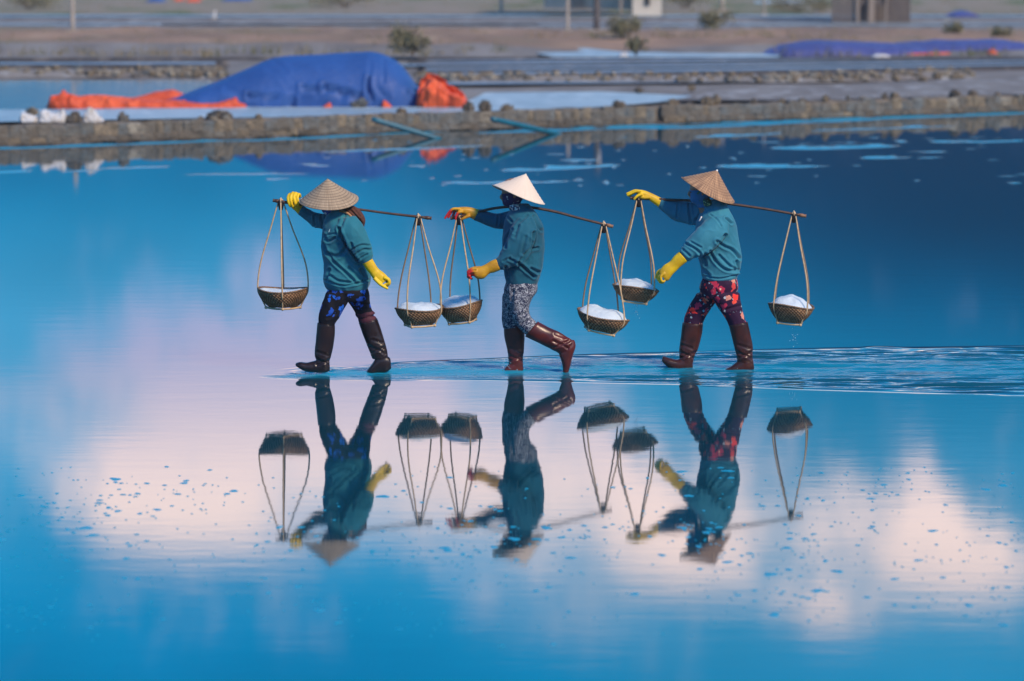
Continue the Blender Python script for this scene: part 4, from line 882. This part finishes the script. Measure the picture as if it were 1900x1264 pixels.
p2 = person(Y2, 'carrier in a deep teal jacket with pale hat and grey patterned trousers', 
    [(950, 386, 984, 384, .075), (943, 397, 993, 395, .13), (937, 410, 1001, 408, .17), (935, 425, 1008, 423, .175), (933, 445, 1009, 447, .165), (933, 470, 1008, 473, .16), (934, 490, 1006, 494, .16), (937, 508, 1001, 510, .155), (939, 521, 998, 521, .15), (942, 526, 995, 526, .145)],
    [(958, 405, 992, 405, .062, -.12), (948, 425, 995, 428, .070, -.17), (940, 448, 988, 456, .072, -.20), (931, 464, 972, 483, .068, -.21), (927, 473, 950, 494, .056, -.22), (920, 480, 929, 501, .044, -.22)],
    [(955, 391, 962, 421, .070, .12), (940, 394, 942, 424, .066, .17), (922, 397, 918, 422, .060, .185), (905, 393, 898, 415, .052, .18), (890, 389, 879, 408, .043, .155)],
    [(943, 515, 993, 515, .13, 0), (939, 527, 996, 527, .15, 0), (936, 540, 995, 540, .15, 0), (940, 552, 988, 551, .13, 0)],
    [(934, 545, 976, 545, .085, .065), (932, 568, 969, 570, .080, .08), (932, 590, 969, 591, .072, .08), (935, 609, 970, 608, .060, .08)],
    [(941, 545, 993, 543, .090, -.065), (945, 562, 984, 559, .085, -.08), (949, 580, 980, 575, .080, -.08), (957, 600, 984, 588, .072, -.08), (976, 620, 995, 598, .062, -.08)],
    [(936, 604, 970, 604, .064, .08), (937, 625, 972, 625, .060, .08), (942, 648, 971, 650, .055, .08), (944, 665, 969, 666, .050, .08), (945, 677, 970, 677, .047, .08)],
    [(969, 668, 970, 691, .028, .08), (961, 667, 960, 694, .044, .08), (948, 674, 946, 694, .046, .08), (938, 683, 936, 694, .040, .08)],
    [(976, 624, 998, 598, .063, -.08), (995, 633, 1019, 609, .060, -.08), (1015, 643, 1038, 618, .056, -.08), (1032, 652, 1053, 627, .050, -.08), (1041, 658, 1062, 633, .046, -.08)],
    [(1046, 646, 1065, 631, .028, -.08), (1039, 657, 1067, 643, .044, -.08), (1042, 667, 1062, 660, .046, -.08), (1045, 678, 1058, 676, .046, -.08), (1046, 691, 1053, 692, .032, -.08)],
    g2n, g2f, (936, 382), R(8), ((961.5, 362.5), 51.6, (.36, .07, 1), .196), dict(jacket=M['jacket2'], trousers=M['trousers2'], boot=M['boot2'], glove=M['glove2'], mask=M['mask2'], hat=M['hat2']),
    [([(990, 432), (987, 456), (974, 474), (962, 486)], 2.2, .020), ([(961, 487), (975, 500), (990, 513)], 2.4, .022), ([(945, 481), (961, 487)], 2.0, .012), ([(997, 460), (982, 463), (972, 472)], 2.2, .012), ([(985, 499), (999, 505)], 2.5, .014), ([(952, 427), (940, 444), (938, 460)], 2.4, .010), ([(990, 402), (998, 420), (1004, 428)], 2.4, .014), ([(938, 495), (942, 512)], 2.4, .014), ([(962, 420), (955, 440)], 2.6, .009), ([(942, 403), (950, 412)], 2, .010), ([(925, 402), (923, 418)], 2, .010), ([(934, 485), (946, 478)], 1.7, .008), ([(975, 440), (968, 470)], 2.6, .008), ([(978, 400), (962, 416), (955, 432)], 2, .008)],
    [([(952, 540), (948, 580)], 2.4, .012), ([(965, 585), (983, 578)], 2.2, .009), ([(968, 600), (988, 590)], 2.2, .009)], 23)
q = MB(); q.slices([(944, 381, 962, 378, .06, -.03), (948, 388, 966, 384, .05, -.05), (955, 394, 968, 391, .03, -.06)], Y2, 1.0, n=16, seg=16); V, N, Fc = remesh(q, .006, 2); mk('neck_scarf', V, Fc, mat('white flowered scarf', (.55, .60, .60), .8, noise=(40, (.03, .04, .10), .5, .56, 2)), p2)
# ---- third carrier
g3n = ([(1260, 467, 1276, 485, .047, -.22), (1250, 476, 1263, 495, .041, -.22), (1243, 485, 1256, 502, .037, -.22), (1232, 492, 1247, 511, .042, -.22), (1225, 500, 1241, 520, .042, -.22), (1222, 505, 1236, 522, .036, -.22)],
       [[(1233, 507, -.255), (1226, 513, -.262), (1228, 522, -.258), (1234, 522, -.245)], [(1231, 508, -.235), (1223, 514, -.240), (1226, 524, -.238), (1232, 524, -.230)], [(1230, 507, -.212), (1222, 513, -.214), (1224, 523, -.214), (1230, 525, -.212)], [(1229, 506, -.190), (1221, 511, -.190), (1221, 519, -.192), (1226, 522, -.195)]],
       [(1232, 499, -.19), (1221, 505, -.175), (1217, 517, -.185)], None)
g3f = ([(1228, 368, 1222, 385, .042, .15), (1216, 362, 1210, 376, .040, .145), (1203, 356, 1198, 368, .039, .14), (1192, 352.5, 1189, 365, .041, .14), (1184, 352.5, 1182, 362, .037, .14)],
       [[(1190, 355, .105), (1180, 355, .10), (1171, 359, .10), (1163, 363, .102)], [(1188, 355, .132), (1178, 354, .13), (1170, 357, .128), (1162, 360, .128)], [(1189, 356, .158), (1180, 356, .158), (1172, 360, .155), (1166, 365, .155)], [(1192, 361, .095), (1184, 363, .088), (1179, 367, .086), (1176, 371, .088)]],
       [(1206, 366, .105), (1196, 367, .10), (1187, 366, .105)], None)
p3 = person(Y3, 'carrier in a light teal jacket with brown hat and red flowered trousers', 
    [(1308, 380, 1343, 374, .075), (1301, 394, 1352, 388, .13), (1295, 407, 1360, 403, .17), (1291, 420, 1365, 418, .175), (1292, 440, 1369, 442, .165), (1294, 462, 1374, 465, .16), (1297, 480, 1376, 482, .16), (1301, 498, 1372, 500, .16), (1303, 511, 1368, 511, .155), (1306, 519, 1365, 518, .15)],
    [(1316, 402, 1350, 402, .062, -.12), (1305, 414, 1350, 432, .070, -.17), (1289, 430, 1333, 453, .073, -.20), (1275, 446, 1313, 470, .066, -.21), (1267, 458, 1291, 477, .056, -.22), (1261, 467, 1277, 484, .045, -.22)],
    [(1302, 377, 1308, 418, .070, .12), (1286, 376, 1285, 417, .066, .165), (1266, 374, 1259, 411, .060, .18), (1246, 371, 1240, 401, .052, .17), (1228, 368, 1222, 385, .043, .15)],
    [(1308, 508, 1364, 508, .13, 0), (1304, 520, 1366, 519, .15, 0), (1299, 534, 1368, 533, .15, 0), (1303, 551, 1364, 550, .13, 0)],
    [(1294, 545, 1338, 545, .085, .065), (1284, 561, 1327, 560, .080, .08), (1276, 577, 1315, 577, .074, .08), (1271, 590, 1306, 592, .067, .08), (1270, 606, 1301, 607, .058, .08)],
    [(1316, 545, 1371, 544, .090, -.065), (1327, 560, 1373, 557, .082, -.08), (1337, 577, 1376, 573, .074, -.08), (1347, 592, 1380, 587, .066, -.08), (1355, 607, 1384, 602, .057, -.08)],
    [(1268, 599, 1303, 602, .065, .08), (1265, 620, 1301, 622, .062, .08), (1262, 642, 1295, 645, .056, .08), (1261, 658, 1288, 660, .050, .08), (1263, 671, 1285, 673, .046, .08)],
    [(1283, 664, 1285, 687, .028, .08), (1274, 662, 1273, 690, .044, .08), (1258, 668, 1256, 687, .047, .08), (1243, 666, 1240, 680, .047, .08), (1231, 662, 1229, 670, .028, .08)],
    [(1353, 603, 1386, 598, .064, -.08), (1358, 622, 1391, 618, .060, -.08), (1364, 645, 1395, 642, .056, -.08), (1368, 660, 1395, 660, .050, -.08), (1369, 671, 1395, 672, .046, -.08)],
    [(1395, 664, 1398, 684, .028, -.08), (1386, 663, 1387, 691, .044, -.08), (1371, 671, 1369, 692, .047, -.08), (1356, 681, 1354, 692, .045, -.08), (1343, 687, 1342, 691, .024, -.08)],
    g3n, g3f, (1284, 376), R(6), ((1313, 353), 54, (.46, -.10, 1), .192), dict(jacket=M['jacket3'], trousers=M['trousers3'], boot=M['boot3'], glove=M['glove'], mask=M['mask3'], hat=M['hat3'], knob=True),
    [([(1345, 436), (1332, 453), (1314, 470), (1296, 476)], 2.2, .020), ([(1330, 448), (1345, 458), (1358, 464), (1372, 480)], 2.4, .016), ([(1317, 465), (1328, 485), (1345, 500), (1365, 503)], 2.2, .016), ([(1334, 474), (1354, 494), (1368, 501)], 2.2, .012), ([(1274, 453), (1290, 462), (1299, 470)], 2.0, .013), ([(1268, 464), (1279, 474)], 2.0, .010), ([(1283, 450), (1300, 459)], 1.8, .008), ([(1303, 498), (1316, 511)], 2.6, .012), ([(1307, 470), (1310, 492)], 2.4, .010), ([(1318, 399), (1330, 408), (1338, 420)], 1.5, .006), ([(1346, 405), (1357, 415)], 1.8, .014), ([(1303, 511), (1335, 517), (1368, 510)], 1.5, .008), ([(1278, 380), (1282, 412)], 2.2, .013), ([(1258, 380), (1256, 402)], 2.0, .009), ([(1292, 408), (1306, 390)], 2.4, .012), ([(1366, 485), (1370, 502)], 2, .014)],
    [([(1330, 540), (1322, 556)], 2.4, .012), ([(1345, 575), (1372, 568)], 2.2, .009), ([(1282, 580), (1304, 574)], 2.2, .009)], 37)
q = MB(); q.slices([(1302, 370, 1316, 367, .06, -.02), (1304, 376, 1320, 373, .055, -.045), (1306, 383, 1322, 380, .04, -.06)], Y3, 1.0, n=16, seg=16); V, N, Fc = remesh(q, .006, 2); mk('neck_scarf', V, Fc, mat('green flowered scarf', (.02, .085, .06), .8, noise=(45, (.30, .42, .20), .56, .62, 2)), p3)
q = MB(); q.tube([P(1297, 411, Y3 - .14), P(1302, 402, Y3 - .145)], .006, n=4, seg=8); q.build('zip_pull', M['white'], p3)

# ------------------------------------------------------------------ shoulder poles
def pole(pts, Yp, radii, lb, tipm='pole_end'):
    base = P(pts[0][0], pts[0][1], Yp); t = thing('shoulder_pole', base, lb, 'carrying pole', 'shoulder poles'); c = [P(a, b, Yp) for a, b in pts]
    q = MB(); q.tube(c, radii, [r_ * 1.5 for r_ in radii], n=60, seg=12); q.build('shaft', M['pole'], t)
    for a, b, m in ((c[0], c[1], 'pole'), (c[-1], c[-2], tipm)):
        d = (a - b) / np.linalg.norm(a - b); q = MB(); q.tube([a - d * .02, a + d * .015, a + d * .035, a + d * .05], [.012, .017, .013, .016], n=10, seg=10); q.build('end_knob', M[m], t)
    return t
D = .13
pole([(517, 373.5), (548, 378), (600, 383), (660, 388), (720, 396), (790, 404)], Y1 + D, [.014, .013, .012, .010, .010, .012], 'straight dark bamboo pole across the shoulders of the carrier with the brown headscarf', 'pole')
pole([(846, 403), (880, 395), (915, 387), (950, 383.5), (985, 385), (1030, 393), (1075, 405), (1127, 418)], Y2 + D, [.013, .012, .012, .012, .012, .012, .011, .011], 'bowed dark bamboo pole across the shoulders of the carrier with the pale hat')
pole([(1180, 368), (1220, 370), (1285, 372.5), (1345, 377.5), (1420, 388), (1485, 399.5)], Y3 + D, [.012, .012, .012, .012, .011, .011], 'dark bamboo pole with pale knob across the shoulders of the carrier in flowered trousers')

# ------------------------------------------------------------------ baskets
def basket(apex, rim, rpx, bot, tilt, rot, Yb, salt_top, lb, slb, seed, salt_h=None, skew=0):
    A = P(apex[0], apex[1], Yb); C = P(rim[0], rim[1], Yb); sc_ = 1 / 216.0; Rr = rpx * sc_; H = (bot - rim[1]) * sc_
    t = thing('hanging_basket', C - [0, 0, H], lb, 'basket', 'baskets of salt on the poles')
    ct, st = math.cos(-tilt), math.sin(-tilt)
    def T(p):
        p = np.atleast_2d(p).astype(float); return np.column_stack([p[:, 0] * ct - p[:, 2] * st, p[:, 1], p[:, 0] * st + p[:, 2] * ct]) + C
    nr, ns = 26, 120; v = []; f = []; r_ = random.Random(seed)
    ph = r_.uniform(0, 6)
    prof = lambda u: Rr * (.52 + .48 * math.sin(u * math.pi / 2) ** .85) if u > 0 else Rr * .5
    for sd in (0, 1):
        for i in range(nr + 1):
            u = i / nr
            for j in range(ns):
                a = 2 * math.pi * j / ns
                sq = 1 + (1 - u) * .10 * math.cos(4 * (a - rot - math.pi / 4) + math.pi)         # squarish foot
                rr = prof(u) * sq * (1 + .018 * math.sin(2 * a + ph)) - sd * .010 + (0 if sd else .0030 * math.sin(a * 40 + (i % 2) * math.pi) * (1 if 0 < i < nr else 0))
                v.append((rr * math.cos(a), rr * math.sin(a), -H * (1 - u) + .012 * u * math.sin(2 * a + ph + 1) + sd * (.010 * (1 - u))))
    K = (nr + 1) * ns
    for sd in (0, 1):
        for i in range(nr):
            for j in range(ns):
                j2 = (j + 1) % ns; q = (sd * K + i * ns + j, sd * K + i * ns + j2, sd * K + (i + 1) * ns + j2, sd * K + (i + 1) * ns + j); f.append(q if not sd else q[::-1])
    for j in range(ns): j2 = (j + 1) % ns; f.append((nr * ns + j, nr * ns + j2, K + nr * ns + j2, K + nr * ns + j))
    v += [(0, 0, -H - .006), (0, 0, -H + .012)]; b0 = len(v) - 2
    for j in range(ns): j2 = (j + 1) % ns; f.append((b0, j2, j)); f.append((b0 + 1, K + j, K + j2))
    bo = mk('bowl', np.array(v), f, M['basket'], t, base=(0, 0, 0)); bo.location = C - np.array(ROOT[t.name]); bo.rotation_euler = (0, tilt, 0)
    # bound rim
    th = np.linspace(0, 2 * math.pi, 73); rp = np.column_stack([Rr * (1 + .018 * np.sin(2 * th + ph)) * np.cos(th), Rr * (1 + .018 * np.sin(2 * th + ph)) * np.sin(th), .012 * np.sin(2 * th + ph + 1)])
    q = MB(); q.tube(T(rp), .0075 + .0018 * np.sin(np.arange(145) * 2.6), n=145, seg=7, lat=(0, 0, 1)); q.build('rim', M['rim'], t)
    # straps down to the square foot frame
    cor = []
    for i in range(4):
        a = rot + i * math.pi / 2; ca, sa = math.cos(a), math.sin(a)
        ro = Rr * 1.035; hook = A + np.array([ca * .020, sa * .022, -.004])
        rimp = T((ro * ca, ro * sa, .0 + .012 * math.sin(2 * a + ph + 1)))[0]; low = T((ro * .84 * ca, ro * .84 * sa, -H * .55))[0]; c_ = T((Rr * .70 * ca, Rr * .70 * sa, -H - .008))[0]; cor.append(c_)
        hi = hook + (rimp - hook) * .30 + np.array([ca, sa, 0]) * .012; md = hook + (rimp - hook) * .70 + np.array([ca, sa, 0]) * (.030 + r_.uniform(-.008, .012))
        q = MB(); q.tube([A + [0, 0, .012], hook, hi, md, rimp, low, c_], [.005, .006, .0065, .0068, .0068, .0065, .006], .005, n=44, seg=8); q.build('strap', M['cane'] if sa < .2 else M['cane_shaded'], t)
    for i in range(4):
        a, b = cor[i], cor[(i + 1) % 4]; q = MB(); q.tube([a, (a + b) / 2 - [0, 0, .004], b], .008, n=10, seg=8); q.build('base_bar', M['cane'], t)
        q = MB(); q.tube([a + [-.013, 0, 0], a, a + [.013, 0, 0]], [.008, .015, .008], n=7, seg=9); q.build('knot', M['cane'], t)
    # hook binding round the pole and the loop over it
    q = MB(); q.tube([A + [0, 0, .004], A - [0, 0, .03], A - [0, 0, .075]], [.024, .026, .016], [.028, .026, .014], n=9, seg=12, lat=(0, 1, 0), p=3.5); q.build('binding', M['black'], t)
    q = MB(); q.tube([A + [.0, .024, -.01], A + [0, .016, .018], A + [0, 0, .026], A + [0, -.016, .018], A + [0, -.024, -.01]], .007, n=14, seg=8, lat=(1, 0, 0)); q.build('loop', M['cane'], t)
    # salt
    hs_ = (rim[1] - salt_top) * sc_; nr, ns = 22, 64; v = []; f = []
    for i in range(nr + 1):
        u = i / nr
        for j in range(ns):
            a = 2 * math.pi * j / ns; rr = (Rr - .012) * (1 - u) * (1 + .018 * math.sin(2 * a + ph)); x, y = rr * math.cos(a), rr * math.sin(a)
            dd = math.hypot(x - skew * Rr * u, y) / Rr
            v.append((x + skew * Rr * u * .5, y, -.004 + .012 * (1 - u) * math.sin(2 * a + ph + 1) + hs_ * (1 - (1 - u) ** 3.0) * .86))
    v = np.array(v); v[:, 2] += (fbm(v[:, 0] * 22, v[:, 1] * 22, s=seed, o=4) - .47) * .022 * np.clip(np.repeat(np.arange(nr + 1), ns) / 3, 0, 1); v[:, 2] += (fbm(v[:, 0] * 7, v[:, 1] * 7, s=seed + 4, o=2) - .38) * .05 * np.clip(np.repeat(np.arange(nr + 1), ns) / 5, 0, 1)
    for i in range(nr):
        for j in range(ns): j2 = (j + 1) % ns; f.append((i * ns + j, i * ns + j2, (i + 1) * ns + j2, (i + 1) * ns + j))
    low = np.array([(x * .62, y * .62, -H * .75) for x, y, z in v[:ns]]); k0 = len(v); v = np.vstack([v, low])
    for j in range(ns): j2 = (j + 1) % ns; f.append((j2, j, k0 + j, k0 + j2))
    f.append(tuple(range(k0 + ns - 1, k0 - 1, -1)))
    o = mk('salt_heap', v, f, M['salt'], base=(0, 0, 0)); o.location = C; o.rotation_euler = (0, tilt, 0); tag(o, slb, 'salt', 'heaps of salt in the baskets')
    ROOT[o.name] = tuple(C)
basket((521, 373.5), (525, 537), 45, 569, R(0), R(2), Y1 + D, 541, 'woven basket hanging in front of the carrier with the brown headscarf', 'flat layer of salt in the basket before the brown headscarf carrier', 1)
basket((776, 402.5), (778, 572), 44.5, 602, R(-2), R(-27), Y1 + D, 558, 'woven basket hanging behind the carrier with the brown headscarf', 'mounded salt in the basket behind the brown headscarf carrier', 2)
basket((852, 401.5), (854, 564), 40, 596, R(-7), R(-62), Y2 + D, 543, 'woven basket hanging in front of the carrier with the pale hat', 'peaked salt in the basket before the pale hat carrier', 3)
basket((1120, 416.5), (1119, 586), 48, 614, R(13), R(-38), Y2 + D, 568, 'tilted woven basket hanging behind the carrier with the pale hat', 'peaked salt in the tilted basket behind the pale hat carrier', 4)
basket((1185, 368.5), (1180, 532), 43, 558, R(8), R(-42), Y3 + D, 516, 'woven basket hanging in front of the carrier in flowered trousers', 'smooth domed salt in the basket before the flowered trousers carrier', 5)
basket((1473, 397.5), (1468, 566), 43, 598, R(5), R(-52), Y3 + D, 546, 'woven basket hanging behind the carrier in flowered trousers', 'smooth domed salt in the basket behind the flowered trousers carrier', 6)

# ------------------------------------------------------------------ small stuff on and above the water
def blob_mesh(items, seg=7, rings=3):
    V = []; Fq = []
    for (c, rx, ry, rz) in items:
        k0 = len(V); V.append((c[0], c[1], c[2] + rz))
        for i in range(1, rings + 1):
            g = i / rings * math.pi / 2
            for j in range(seg):
                a = 2 * math.pi * j / seg; V.append((c[0] + rx * math.sin(g) * math.cos(a), c[1] + ry * math.sin(g) * math.sin(a), c[2] + rz * math.cos(g)))
        for j in range(seg):
            j2 = (j + 1) % seg; Fq.append((k0, k0 + 1 + j, k0 + 1 + j2))
            for i in range(rings - 1): a = k0 + 1 + i * seg; Fq.append((a + j, a + seg + j, a + seg + j2, a + j2))
    return V, Fq
r_ = random.Random(77); items = []
clus = [(r_.uniform(-50, 1950), r_.gauss(995, 85)) for _ in range(250)] + [(r_.uniform(1300, 1900), r_.uniform(900, 1180)) for _ in range(18)] + [(r_.uniform(0, 420), r_.uniform(900, 950)) for _ in range(22)]
for cx, cy in clus:
    for _ in range(r_.choice((1, 2, 3, 4, 6, 9))):
        x, y = cx + r_.gauss(0, 60), cy + r_.gauss(0, 16)
        if not 865 < y < 1230: continue
        big = r_.random(); w_ = r_.uniform(1.0, 3.2) if big < .75 else (r_.uniform(4, 7) if big < .95 else r_.uniform(8, 12))
        c = G(x, y, -.0015); s_ = np.linalg.norm(c - CO) / F; rx = w_ * s_; items.append((c, rx, rx * r_.uniform(1.0, 1.9), 0))
V = []; f = []
for c, rx, ry, rz in items:
    k0 = len(V); n_ = 14; ph = r_.uniform(0, 6); V.append((c[0], c[1], .004))
    for sc_, zz in ((.55, .0035), (1.0, -.0005)):
        for j in range(n_):
            a = 2 * math.pi * j / n_; w_ = sc_ * (1 + .22 * math.sin(2 * a + ph) + .16 * math.sin(3 * a + ph * 2) + .08 * math.sin(5 * a + ph)); V.append((c[0] + rx * w_ * math.cos(a), c[1] + ry * w_ * math.sin(a), zz))
    for j in range(n_):
        j2 = (j + 1) % n_; f += [(k0, k0 + 1 + j, k0 + 1 + j2), (k0 + 1 + j, k0 + 1 + n_ + j, k0 + 1 + n_ + j2, k0 + 1 + j2)]
tag(mk('salt_flecks', V, f, M['ruffled']), 'scattered wet flecks of salt breaking the still pond surface', 'salt flecks', kind='stuff')  # flecks share the base colour with the sky reflection painted in
# splashes at the boots and grains falling from the baskets
M['drop'] = mat('water drops', (.35, .50, .58), .1, .8)
items = []
for fx, fy, n, sx, h_ in ((946, 690, 46, 11, 40), (962, 689, 14, 9, 10), (1060, 686, 26, 9, 24), (700, 690, 26, 14, 12), (590, 690, 12, 12, 8), (1372, 690, 12, 14, 8)):
    for _ in range(n):
        y_ = Y2 + r_.uniform(-.1, .15); a = abs(r_.gauss(0, 1)); p = P(fx + r_.gauss(-.25 * a * 10 if fx < 955 else 0, sx), fy - abs(r_.gauss(0, h_ * .4)), y_); q_ = r_.uniform(.0012, .0032)
        if p[2] > .004: items.append((p, q_ * r_.uniform(1, 2), q_, q_ * r_.uniform(1, 2)))
V, f = blob_mesh([(c, a, b, d) for c, a, b, d in items] + [(c, a, b, -d) for c, a, b, d in items], 6, 3); tag(mk('splash_drops', V, f, M['drop']), 'drops of water splashing up round the boots', 'splash', kind='stuff')
items = []
for x0, y0, y1 in ((1180, 562, 592), (1474, 602, 648)):
    for _ in range(16):
        p = P(x0 + r_.gauss(0, 4), r_.uniform(y0, y1), Y3 + D + r_.uniform(-.05, .05)); q_ = r_.uniform(.0018, .004); items.append((p, q_, q_, q_))
V, f = blob_mesh(items + [(c, a, b, -d) for c, a, b, d in items], 6, 3); tag(mk('falling_salt', V, f, M['salt']), 'grains of salt trickling from the baskets of the flowered trousers carrier', 'salt grains', kind='stuff')

# ------------------------------------------------------------------ haze over the salt fields
hz = MB(); hz.box((0, 300, 2.15), (1500, 1100, 6.3)); ho = hz.build('haze', None, smooth=False)
hm = bpy.data.materials.new('haze'); hm.use_nodes = True; t_ = hm.node_tree; t_.nodes.clear()
vo = t_.nodes.new('ShaderNodeVolumePrincipled'); vo.inputs['Density'].default_value = .0005; vo.inputs['Color'].default_value = (.86, .84, .82, 1); vo.inputs['Anisotropy'].default_value = .1
oo = t_.nodes.new('ShaderNodeOutputMaterial'); t_.links.new(vo.outputs[0], oo.inputs['Volume']); ho.data.materials.append(hm); tag(ho, 'thin dusty haze lying over the salt fields', 'haze', kind='stuff')
